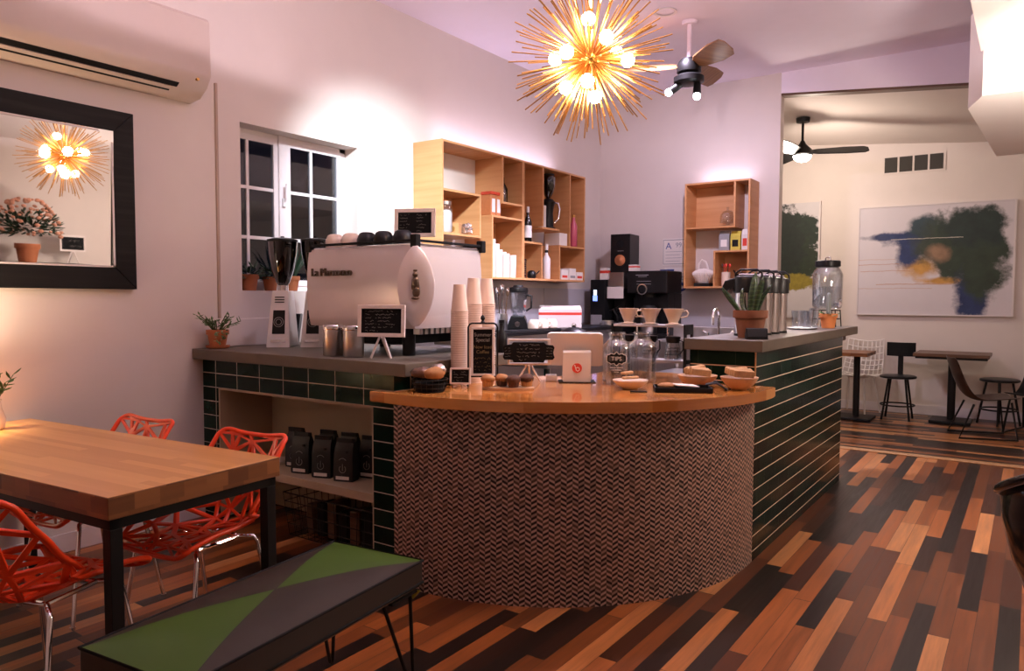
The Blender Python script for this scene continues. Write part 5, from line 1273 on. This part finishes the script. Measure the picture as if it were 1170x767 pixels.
pc = thing('steel_pitcher','tall steel pitcher on the rear counter in front of the screen machine','pitcher',(-3.855,7.335,RZ)); MB().lathe([(.070,0),(.074,.004),(.074,.20),(.070,.20),(.068,.02),(.001,.02)],(0,0,0),28,cap1=False).build('body', M['steel'], pc, smooth=40); MB().tube([(.07,0,.17),(.11,0,.17),(.11,0,.06),(.072,0,.04)],.008,8).build('handle', M['chrome'], pc, smooth=50)

# ------------------------------------------------------------------ on the wall counter
QZ = 1.0865
bd_ = thing('blender','bar blender with a clear jug and black base on the work counter','blender',(-3.93,5.70,QZ),RAD(30))
MB().prism([(-.10,0),(.10,0),(.085,.06),(.06,.125),(-.06,.125),(-.085,.06)],-.085,.085,'y',.008).build('base', M['black'], bd_); MB().cyl((0,-.086,.05),(0,-.100,.05),.025,20).build('dial', M['chrome'], bd_)
o_ = [(.055,.126),(.062,.135),(.088,.33),(.09,.34)]
jg = MB().lathe(o_+[(a-.005,z+.004) for a,z in reversed(o_)],(0,0,0),8).build('jug', M['glass'], bd_); MB().lathe([(.092,.3445),(.094,.36),(.088,.385),(.05,.395),(.045,.41),(.001,.41)],(0,0,0),24).build('jug_lid', M['black'], jg, smooth=40)
MB().tube([(.08,0,.32),(.125,0,.31),(.12,0,.20),(.072,0,.17)],.010,8).build('handle', M['black'], jg, smooth=60)
uc = thing('utensil_crock','steel crock of long spoons and spatulas beside the blender','utensil holder',(-3.93,5.45,QZ)); MB().lathe([(.045,0),(.048,.004),(.048,.15),(.045,.15),(.043,.01),(.001,.01)],(0,0,0),24,cap1=False).build('crock', M['steel'], uc, smooth=40)
for i in range(6): a = 2*pi*i/6; MB().tube([(.02*cos(a),.02*sin(a),.02),(.05*cos(a),.05*sin(a),.30+.03*(i%3))],.0045,6).ball((.053*cos(a),.053*sin(a),.33+.03*(i%3)),.018,8,(1,.4,1.6)).build('spoon', M['chrome'] if i%3 else M['darkwood'], uc)
bx_ = thing('shipping_carton','white carton with red stripes beside the blender','box',(-3.86,6.33,QZ),RAD(33)); MB().box(-.21,.21,-.12,.12,0,.175,.003).build('carton_body', M['paper'], bx_); MB().box(-.2105,.2105,-.1205,.1205,.125,.150).build('red_stripe', M['red'], bx_)
m = MB(); m.quad((-.21,-.12,.1755),(.21,-.12,.1755),(.20,-.04,.215),(-.18,-.05,.20)); m.quad((-.21,.12,.1755),(.21,.12,.1755),(.19,.05,.21),(-.2,.04,.215)); m.build('open_flaps', M['paper'], bx_, mods=[('SOLIDIFY',dict(thickness=.003))])
bm_ = thing('bar_mat','black rubber bar mat along the edge of the work counter','mat',(-3.70,5.75,QZ)); MB().box(-.09,.09,-.6,.20,0,.008,.002).build('mat_body', M['matte_black'], bm_)
for i,(x,y,lb) in enumerate(((-3.70,5.62,'white cup lying on the black bar mat beside the blender'),(-3.70,5.76,'white cup on the black bar mat in front of the striped carton'),(-3.69,5.90,'small white cup on the black bar mat near the striped carton corner'))):
    mug((x,y,QZ+.0085),1.1*i,lb,M['ceramic'])['group'] = 'white cups on the bar mat'
cb_ = thing('cable_loop','black power cable looped behind the striped carton','cable',(-3.98,6.72,QZ)); MB().tube([(.0,-.12,.006),(.0,-.08,.10),(.02,0,.15),(.0,.08,.10),(.02,.12,.02),(.05,.16,.008)],.008,8).tube([(.05,-.10,.006),(.06,-.03,.08),(.08,.04,.10),(.09,.10,.012)],.007,8).build('cable', M['black'], cb_, smooth=60)
rb = thing('lidded_pot','black domed pot on the low prep table behind the tablet','pot',(-2.98,5.10,.9205)); MB().lathe([(.13,0),(.14,.01),(.14,.13),(.135,.15),(.10,.20),(.04,.225),(.001,.228)],(0,0,0),32).build('body', M['black'], rb, smooth=50); MB().ball((0,0,.24),.02,12).build('lid_knob', M['chrome'], rb)
# ------------------------------------------------------------------ sputnik chandelier
ch = thing('sputnik_chandelier','huge brass starburst chandelier with glowing bulbs hanging over the bar','chandelier',(-1.62,2.90,2.425))
rng = random.Random(21); HZ = ZC-2.425
MB().ball((0,0,0),.050,24).build('core', M['brass'], ch, smooth=80)
MB().cyl((0,0,.045),(0,0,HZ-.02),.008,10).build('down_rod', M['brass'], ch); MB().lathe([(.06,HZ-.025),(.062,HZ-.001),(.001,HZ-.001)],(0,0,0),24).build('canopy', M['brass'], ch, smooth=30)
dirs = []
N = 236
for i in range(N):
    z = 1-2*(i+.5)/N; r = math.sqrt(1-z*z); a = i*pi*(3-math.sqrt(5)); d = Vector((r*cos(a),r*sin(a),z))+Vector((rng.uniform(-.06,.06),rng.uniform(-.06,.06),rng.uniform(-.06,.06)))
    dirs.append(d.normalized())
bulbd = [Vector(v).normalized() for v in ((.75,-.55,.25),(-.15,-.95,-.05),(-.85,-.2,.1),(.3,.8,.3),(-.5,.7,.2),(.9,.35,-.1),(.25,-.6,-.75),(-.55,-.35,-.75),(-.1,.45,-.85),(.1,-.3,.9))]
rods = []
for d in dirs:
    if d.z > .985: continue
    if max(d.dot(b) for b in bulbd) > .985: continue
    rods.append((d, rng.choice((.27,.31,.335,.35,.36,.37))))
look = Vector((1.62,-2.9,-1.05)).normalized()
rods.sort(key=lambda q: -q[1]*math.sqrt(max(0,1-q[0].dot(look)**2)))
rest = MB()
for i,(d,L) in enumerate(rods):
    m = rest if i >= 100 else MB()
    m.cyl(d*.046,d*L,.0026,6,.0030)
    if i < 100: m.build('rod', M['brass'], ch)
o = rest.build('inner_rods', M['brass'], ch); o['kind'] = 'stuff'
for b in bulbd:
    s_ = MB().cyl(b*.045,b*.135,.010,12).build('bulb_socket', M['brass'], ch); MB().ball(tuple(b*.163),.030,16).build('bulb', M['bulb'], s_, smooth=80)

# ------------------------------------------------------------------ ceiling fan with spot lamps over the work area
def fan_blade(m, a, r0, r1, w0, w1, z, pitch, th=.010):
    d = Vector((cos(a),sin(a),0)); s_ = Vector((-sin(a),cos(a),0)); pts = []
    for t,w in ((0,w0*.55),(.12,w0),(.6,w1),(.93,w1*.92),(1.0,w1*.5)):
        c_ = d*(r0+(r1-r0)*t); dz = pitch*w*.5; pts.append((c_-s_*w*.5+Vector((0,0,z-dz)), c_+s_*w*.5+Vector((0,0,z+dz))))
    T = [[m.bm.verts.new(p+Vector((0,0,k))) for pr in pts for p in pr] for k in (0,th)]
    n = len(pts)
    for i in range(n-1):
        m._f([T[0][2*i],T[0][2*i+1],T[0][2*i+3],T[0][2*i+2]]); m._f([T[1][2*i],T[1][2*i+2],T[1][2*i+3],T[1][2*i+1]])
        for k in (0,1): m._f([T[0][2*i+k],T[0][2*i+2+k],T[1][2*i+2+k],T[1][2*i+k]])
    m._f([T[0][0],T[0][1],T[1][1],T[1][0]]); m._f([T[0][-2],T[0][-1],T[1][-1],T[1][-2]])
FX, FY, FZ = -2.42, 6.02, 3.25
M['fanwood'] = wood('fan_blade_wood', [(.16,.07,.03),(.24,.11,.045),(.30,.15,.07)], 1, 0, .4)
cf = thing('ceiling_fan','ceiling fan with brown blades and twin spot lamps behind the chandelier','ceiling fan',(FX,FY,FZ))
MB().lathe([(.02,.13),(.02,ZC-FZ-.03),(.06,ZC-FZ-.03),(.065,ZC-FZ-.001),(.001,ZC-FZ-.001)],(0,0,0),20).build('down_rod', M['ceil'], cf, smooth=40)
MB().lathe([(.05,.0),(.10,.02),(.105,.08),(.07,.13),(.001,.135)],(0,0,0),28).build('motor', M['blackmetal'], cf, smooth=50)
MB().lathe([(.10,-.075),(.125,-.06),(.125,-.02),(.09,-.001),(.001,-.001)],(0,0,0),28).build('light_plate', M['blackmetal'], cf, smooth=40)
for a in (205,325,85): m = MB(); fan_blade(m,RAD(a),.09,.54,.11,.16,.07,-.6); m.build('blade', M['fanwood'], cf)
for k,(dx,dy) in enumerate(((-.055,-.045),(.065,.02))):
    tgt = Vector((-1.0,-.55,-.75) if k == 0 else (.1,-.3,-1)).normalized(); p0 = Vector((dx,dy,-.08)); p1 = p0+tgt*.10
    s_ = MB().cyl(p0,p1,.030,16,.034).build('lamp_holder', M['blackmetal'], cf, smooth=40); MB().ball(tuple(p1+tgt*.016),.031,16).build('bulb', M['bulb_c'], s_, smooth=80)

# ------------------------------------------------------------------ far room
zfan = 2.985
ff = thing('ceiling_fan','black ceiling fan with a glowing globe in the far room','ceiling fan',(-2.17,8.75,zfan)); zc_ = zb(-2.17)-.14*((8.75-YB-.12)/(YF-YB-.12))-zfan
MB().lathe([(.014,.12),(.014,zc_-.07),(.07,zc_-.06),(.075,zc_-.012),(.001,zc_-.01)],(0,0,0),20).build('down_rod', M['blackmetal'], ff, smooth=40)
MB().lathe([(.10,-.005),(.115,.01),(.10,.06),(.04,.12),(.02,.16),(.001,.16)],(0,0,0),28).build('motor', M['blackmetal'], ff, smooth=50)
MB().lathe([(.001,-.075),(.055,-.065),(.09,-.035),(.098,-.006),(.001,-.006)],(0,0,0),28).build('globe', M['lampg'], ff, smooth=60)
for a in (18,138,258): m = MB(); fan_blade(m,RAD(a),.08,.68,.10,.14,.03,.65); m.build('blade', M['blackmetal'], ff)
pa = thing('landscape_painting','wide abstract landscape painting of blue and green trees on the far wall','painting',(-1.78,YF,1.195))
Wp, Hp = 1.585, 1.29
DB, DG, OC = (.012,.025,.085), (.018,.032,.018), (.42,.22,.05)
art = blotch_art('abstract_landscape', (.62,.57,.60), [(.35,.93,.36,.055,(.03,.04,.10),.4),(.68,.56,.24,.17,OC,.5),(.95,.40,.36,.055,OC,.5),(.72,.90,.48,.16,DB,.35),(.68,1.02,.22,.16,(.02,.04,.05),.4),(.55,.76,.17,.24,DB,.4),(1.0,.80,.50,.34,(.025,.035,.024),.4),(1.18,.78,.42,.50,DG,.3),(1.22,1.0,.36,.28,(.012,.024,.02),.3),(1.20,.26,.20,.42,DB,.35),(1.28,.48,.26,.36,DG,.35),(.86,.72,.16,.12,(.20,.12,.07),.6)],
   [(.60,0,.45,.004,(.45,.22,.12)),(.52,.02,.6,.004,(.45,.22,.12)),(.36,.2,1.0,.005,(.45,.22,.10)),(.31,.0,.8,.003,(.45,.25,.14)),(.66,.0,.4,.003,(.5,.3,.2)),(.90,.35,1.1,.004,(.65,.6,.5))])
MB().box(0,Wp,-.04,-.001,0,Hp).build('canvas_panel', [M['canvas']], pa); MB().box(.0,Wp,-.0415,-.0402,.0,Hp).build('painted_face', art, pa)
MB().box(-.012,0,-.05,-.001,-.012,Hp+.012).box(Wp,Wp+.02,-.05,-.001,-.012,Hp+.012).box(0,Wp,-.05,-.001,Hp,Hp+.012).box(0,Wp,-.05,-.001,-.014,0).build('frame', M['canvas'], pa)
pb = thing('dark_tree_painting','tall white painting of a dark green tree beside the opening on the far wall','painting',(-3.40,YF,1.13))
art2 = blotch_art('abstract_tree', (.62,.58,.60), [(.88,1.05,.30,.36,(.012,.022,.014),.15),(.84,.76,.36,.34,(.014,.024,.012),.15),(.60,.95,.40,.6,(.010,.016,.012),.2),(.86,.46,.26,.12,(.22,.17,.02),.2)], [], 7.0)
Wq, Hq = 1.14, 1.48
MB().box(0,Wq,-.04,-.001,0,Hq).build('canvas_panel', M['canvas'], pb); MB().box(.0,Wq,-.0415,-.0402,0,Hq).build('painted_face', art2, pb); MB().box(Wq,Wq+.02,-.05,-.001,-.01,Hq+.01).build('frame', M['canvas'], pb)
vt = thing('wall_vent','dark four-bay air vent high on the far wall','vent',(-1.54,YF,2.885)); MB().box(0,.66,-.012,-.001,0,.215,.002).build('vent_frame', M['wall'], vt)
for i in range(4): MB().box(.015+.16*i,.015+.16*i+.138,-.016,-.0122,.018,.198).build('grille', mat('vent_dark',(.035,.03,.025),.7) if i == 0 else bpy.data.materials['vent_dark'], vt)

def bar_stool(loc, rz, label, back=True):
    r = thing('low_stool', label, 'stool', loc, rz, 'black stools in the far room')
    MB().lathe([(.17,.475),(.19,.482),(.19,.500),(.17,.508),(.001,.506)],(0,0,0),32).build('seat', M['black'], r, smooth=40)
    for k in range(4): a = pi/4+k*pi/2; MB().cyl((.12*cos(a),.12*sin(a),.478),(.20*cos(a),.20*sin(a),.003),.012,10).build('leg', M['blackmetal'], r, smooth=50)
    MB().tube([(.175*cos(2*pi*k/28),.175*sin(2*pi*k/28),.17) for k in range(28)],.009,8,True).build('foot_ring', M['blackmetal'], r, smooth=60)
    if back:
        MB().box(-.028,.028,.165,.178,.49,.74,.003).build('back_post', M['blackmetal'], r)
        m = MB(); 
        for i in range(9): pass
        m.prism([(-.15+.30*k/8, .165-.035*(1-((k-4)/4)**2)+.035) for k in range(9)]+[(.15-.30*k/8, .150-.035*(1-((k-4)/4)**2)+.035) for k in range(9)],.715,.875,'z',.004); m.build('backrest', M['matte_black'], r)
    return r
bar_stool((-1.235,9.45,0),0,'black low stool with a backrest standing between the two far tables')
bar_stool((-.27,9.70,0),.785,'black backless round stool under the end of the far pedestal table',False)
ft = thing('pedestal_table','square cafe table on a black pedestal under the landscape painting','table',(-.715,9.60,0)); MB().box(-.36,.36,-.30,.30,.745,.78,.003).build('tabletop', M['darkwood'], ft)
MB().box(-.34,.34,-.28,.28,.72,.7445).build('under_frame', M['blackmetal'], ft); MB().cyl((0,0,.03),(0,0,.72),.04,20).build('pedestal', M['blackmetal'], ft, smooth=50); MB().box(-.20,.20,-.20,.20,.0,.03,.006).build('foot_plate', M['blackmetal'], ft)
f2 = thing('pedestal_table','wood-topped cafe table partly hidden by the aisle counter','table',(-1.85,9.22,0)); MB().box(-.37,.37,-.28,.28,.735,.775,.003).build('tabletop', M['butcher_end'], f2); MB().cyl((.22,.0,.03),(.22,.0,.735),.035,20).build('pedestal', M['blackmetal'], f2, smooth=50); MB().box(-.02,.40,-.2,.2,.0,.03,.006).build('foot_plate', M['blackmetal'], f2)
# white wire chair
wcq = thing('wire_chair','white wire-grid chair by the far wall behind the aisle counter','chair',(-1.72,9.72,0),RAD(165))
m = MB()
def wsh(u,t):
    S = [(.22,.46),(.0,.43),(-.18,.45),(-.24,.62),(-.28,.86)]; k = t*4; i = min(int(k),3); f = k-i
    y = S[i][0]*(1-f)+S[i+1][0]*f; z = S[i][1]*(1-f)+S[i+1][1]*f; return Vector((u*(.24-.05*max(0,t-.5)),y+.05*u*u,z+.03*u*u))
for i in range(9):
    u = -1+2*i/8; m.tube([wsh(u,k/16) for k in range(17)],.0075,6)
for j in range(13): m.tube([wsh(-1+2*k/8,j/12) for k in range(9)],.0075,6)
m.build('wire_shell', M['white'], wcq)
for sx in (-1,1):
    for sy in (-1,1): MB().cyl((sx*.15,sy*.13,.43),(sx*.2,sy*.2,.003),.010,8).build('leg', M['white'], wcq)
# dark bent-wood lounge chair
def bent_chair(loc, rz, label, mt, group=None):
    r = thing('bentwood_chair', label, 'chair', loc, rz, group)
    S = [(.26,.40),(.10,.385),(-.06,.36),(-.17,.40),(-.25,.56),(-.33,.80)]
    m = MB(); A = []
    for (y,z) in S: A.append([m.bm.verts.new((u*(.23 if z<.5 else .20),y+.03*u*u,z+.02*u*u)) for u in (-1,-.6,-.2,.2,.6,1)])
    for P,Q in zip(A,A[1:]):
        for k in range(5): m._f([P[k],P[k+1],Q[k+1],Q[k]])
    m.build('shell', mt, r, smooth=70, mods=[('SOLIDIFY',dict(thickness=.014)),('SUBSURF',dict(levels=1,render_levels=2))])
    for sx in (-1,1): MB().tube([(sx*.17,.20,.375),(sx*.21,.25,.012),(sx*.21,-.25,.012),(sx*.17,-.12,.345)],.011,8).build('sled_leg', M['blackmetal'], r, smooth=60)
    return r
bent_chair((-.38,8.75,0),RAD(-72),'dark brown bentwood chair on black sled legs in front of the far pedestal table',mat('walnut_shell',(.035,.014,.008),.4,0,.2,20),'bentwood chairs')
b2 = bent_chair((.07,9.28,0),RAD(160),'black shell chair by the far wall at the edge of the view',M['matte_black'])
# black bucket chair close by
bc2 = thing('bucket_chair','black bucket chair with a glossy rolled rim at the edge of the view','chair',(.215,2.78,0),RAD(20))
m = MB(); n = 40; prof = [(.16,.40),(.20,.47),(.245,.62),(.275,.78),(.285,.895)]
R = []
for r_,z in prof: R.append([m.bm.verts.new((r_*cos(2*pi*k/n),r_*sin(2*pi*k/n),z-(.14*(z-.40)/.50*max(0,-cos(2*pi*k/n+pi-2.2))))) for k in range(n)])
for A,B in zip(R,R[1:]):
    for k in range(n): m._f([A[k],A[(k+1)%n],B[(k+1)%n],B[k]])
top = [v.co.copy() for v in R[-1]]; m._f(list(reversed(R[0])))
M['gloss_black'] = mat('gloss_black',(.010,.010,.012),.12)
m.build('shell', M['gloss_black'], bc2, smooth=60, mods=[('SOLIDIFY',dict(thickness=.02,offset=-1))])
MB().tube(top,.016,10,True).build('rolled_rim', M['gloss_black'], bc2, smooth=80)
MB().lathe([(.19,.475),(.205,.485),(.20,.515),(.16,.525),(.001,.525)],(0,0,0),36).build('seat_cushion', M['matte_black'], bc2, smooth=50)
for k in range(4): a = pi/4+k*pi/2; MB().cyl((.12*cos(a),.12*sin(a),.398),(.21*cos(a),.21*sin(a),.003),.014,10,.010).build('leg', M['blackmetal'], bc2, smooth=50)

# ------------------------------------------------------------------ table lamp and sprig vase at the far end of the dining table
vz = .7575
vs_ = thing('flower_vase','small white vase with leafy sprigs on the dining table','vase',(-3.95,1.43,vz)); MB().lathe([(.028,0),(.035,.005),(.042,.05),(.026,.10),(.022,.13),(.026,.14),(.022,.14),(.018,.12),(.001,.02)],(0,0,0),28,cap1=False).build('vase_body', M['ceramic'], vs_, smooth=60)
m = MB(); s_ = MB(); rng = random.Random(14)
for i in range(11):
    a = rng.uniform(-2.4,1.6); d = Vector((cos(a)*.55,sin(a)*.55,1)).normalized(); L = rng.uniform(.10,.20); p0 = Vector((0,0,.12)); p1 = p0+d*L
    if p1.x < -.2: continue
    s_.tube([p0,p1],.002,5)
    for k in range(6): leaf(m,p0.lerp(p1,.3+.7*k/5),(d+Vector((rng.uniform(-1,1),rng.uniform(-1,1),rng.uniform(-.4,.6)))).normalized(),.05,.016)
s_.build('stem', M['stemc'], vs_); m.build('foliage', M['leaf'], vs_)
# ------------------------------------------------------------------ display ledge on the side wall (seen in the mirror)
lg_ = thing('wall_shelf','black ledge on brackets on the side wall, seen in the mirror','shelf',(XR-.001,3.8,1.47)); MB().box(-.52,0,-.80,.55,-.04,0,.003).build('ledge_board', M['blackframe'], lg_)
for y in (-.55,.35): MB().prism([(-.28,-.041),(-.0,-.041),(-.0,-.26)],y-.012,y+.012,'y').build('bracket', M['blackmetal'], lg_)
fp = thing('flower_pot','large terracotta pot of mixed flowers on the black ledge, reflected in the mirror','potted plant',(XR-.36,3.68,1.4705)); pot(fp,.13,.22,M['terra'])
rng = random.Random(31); m = MB(); leafy(240,m,(0,0,.34),(.17,.36,.34),rng,.10); m.build('foliage', M['leaf_d'], fp)
m = MB()
for i in range(110):
    a = rng.uniform(0,2*pi); e = rng.uniform(-.1,1.3); p = Vector((cos(a)*cos(e)*.20,sin(a)*cos(e)*.36,.36+sin(e)*.40)); m.ball(tuple(p),rng.uniform(.018,.032),8,(1,1,.7))
m.build('blossoms', mat('blossom',(.62,.30,.20),.8,0,.4,20), fp)
e5 = thing('easel_chalkboard','small white-framed chalkboard beside the flower pot, reflected in the mirror','chalkboard',(XR-.30,4.20,1.4705),RAD(-90)); framed_board(e5,.30,.20,.15,.022,M['whitewash'],[(.1,.8),(.1,.7)],.06,15); tripod(e5,.149,.07,M['whitewash'],.008,.10)

# globe pendant under the bulkhead and a little lamp at the table end, both just beyond the picture
gp = thing('globe_pendant','frosted globe pendant lamp hanging from the white ceiling bulkhead','pendant lamp',(.20,4.5,1.86))
MB().ball((0,0,0),.11,28).build('globe', emis('pendant_glow',(1,.84,.66),9), gp, smooth=80)
MB().cyl((0,0,.112),(0,0,1.04),.005,8).build('cord', M['blackmetal'], gp); MB().lathe([(.05,1.045),(.052,1.069),(.001,1.069)],(0,0,0),20).lathe([(.03,.10),(.03,.15),(.001,.155)],(0,0,0),16).build('canopy', M['brass'], gp, smooth=40)
tl = thing('table_lamp','small brass table lamp with a glowing shade at the mirror end of the dining table','table lamp',(-4.02,1.20,vz))
MB().lathe([(.05,0),(.052,.01),(.012,.02),(.008,.03),(.008,.20),(.001,.20)],(0,0,0),24).build('base', M['brass'], tl, smooth=40)
MB().lathe([(.075,.19),(.055,.30)],(0,0,0),28,cap0=False,cap1=False).build('lamp_shade', emis('shade_glow',(1,.80,.55),5), tl, smooth=60)
EXPOSURE = -0.15
WARM, COOL = (1,.52,.30), (.86,.75,1.0)
for i,b in enumerate(((.75,-.55,.25),(-.15,-.95,-.05),(-.85,-.2,.1),(.3,.8,.3),(.9,.35,-.1),(-.3,-.1,-.9))):
    d = Vector(b).normalized()*.165; light('chandelier_bulb_light','POINT',(-1.62+d.x,2.90+d.y,2.425+d.z),14,WARM,.036)
light('added_ceiling_wash','SPOT',(-1.60,2.87,2.66),170,(1,.80,.92),.03,target=(-1.60,2.88,3.6),spot_size=RAD(176),spot_blend=.05)  # upward spot added above the core to brighten the ceiling
light('track_spot_light','SPOT',(-2.25,3.0,3.40),980,(.84,.92,1.0),.10,target=(XL,4.42,1.85),spot_size=RAD(54),spot_blend=1.0)
light('fan_spot_light','SPOT',(FX-.15,FY-.12,FZ-.17),200,COOL,.04,target=(-3.6,5.6,1.2),spot_size=RAD(70),spot_blend=1.0)
light('fan_spot_light','SPOT',(FX+.02,FY+.12,FZ-.16),105,COOL,.05,target=(-2.9,YB,1.9),spot_size=RAD(125),spot_blend=1.0)
light('fan_spot_light','SPOT',(FX+.08,FY-.02,FZ-.20),560,COOL,.04,target=(-2.7,5.6,1.0),spot_size=RAD(120),spot_blend=.8)
for x,y,e in ((-2.5,5.7,45),(-1.5,4.6,16)):
    light('added_downlight','AREA',(x,y,ZC-.012),e,COOL,.13,target=(x,y,0),spread=RAD(95))  # downlights added to brighten the counters and the rear wall
light('pendant_light','POINT',(.20,4.5,1.86),200,(1,.82,.70),.135)
light('table_lamp_light','POINT',(-4.02,1.20,vz+.26),75,(1,.76,.52),.04)
light('far_fan_light','POINT',(-2.17,8.75,2.86),70,(1,.84,.70),.08)
for i,(x,y,lb) in enumerate(((-2.5,5.7,'added recessed ceiling light above the work counter, behind the starburst chandelier'),(-1.5,4.6,'added recessed ceiling light above the curved bar'))):
    r = thing('added_downlight', lb, 'ceiling light', (x,y,ZC-.001)); MB().lathe([(.070,-.001),(.092,-.001),(.094,-.010),(.072,-.006)],(0,0,0),32,cap0=False,cap1=False).build('trim_ring', M['trimw'], r, smooth=40)  # trim rings for the added downlights

def track_spot(x, y, tgt, lb):
    tsp = thing('track_spot', lb, 'spot lamp', (x,y,ZC-.001), 0, 'ceiling spot lamps')
    MB().lathe([(.05,-.001),(.052,-.025),(.001,-.026)],(0,0,0),24).cyl((0,0,-.026),(0,0,-.16),.008).build('mount', M['trimw'], tsp)
    _d = (Vector(tgt)-Vector((x,y,3.47))).normalized(); _p = Vector((0,0,-.20))
    MB().cyl(_p-_d*.07,_p+_d*.03,.035,20,.045).build('lamp_head', M['trimw'], tsp, smooth=40)
track_spot(-2.25,3.0,(XL,4.42,1.85),'white adjustable spot lamp on the ceiling aimed at the wall beside the window')
track_spot(-1.25,4.15,(-2.45,3.25,1.40),'white adjustable spot lamp on the ceiling aimed at the espresso machine corner')
light('track_spot_light','SPOT',(-1.29,4.12,3.40),330,(.90,.86,1.0),.06,target=(-2.45,3.30,1.38),spot_size=RAD(34),spot_blend=1.0)
def strip(loc, sx, sy, e):
    L = light('added_led_light','AREA',loc,e,(.86,.75,1.0),.1,target=(loc[0]+.05,loc[1],loc[2]+1)); L.data.shape='RECTANGLE'; L.data.size=sx; L.data.size_y=sy; L.rotation_euler=(pi,0,0)
strip((XBk+.14,5.85,2.69),.05,1.9,6); strip((-2.72,YB-.10,2.63),.55,.05,.9)  # upward fill lamps over the added strips
light('added_soffit_wash','SPOT',(.20,4.5,2.00),190,(1,.86,.74),.1,target=(.5,5.6,2.7),spot_size=RAD(110),spot_blend=.8)  # extra unseen spot added at the pendant to brighten the soffit
vs = SC.view_settings; vs.view_transform = 'Standard'; vs.look = 'None'; vs.gamma = 1.0; vs.use_curve_mapping = False
vs.exposure = EXPOSURE
SC.display_settings.display_device = 'sRGB'
cy = SC.cycles
cy.max_bounces = 8; cy.diffuse_bounces = 4; cy.glossy_bounces = 4; cy.transparent_max_bounces = 16
cy.sample_clamp_indirect = 6.0; cy.caustics_reflective = False; cy.caustics_refractive = False
try: cy.use_denoising = True
except Exception: pass
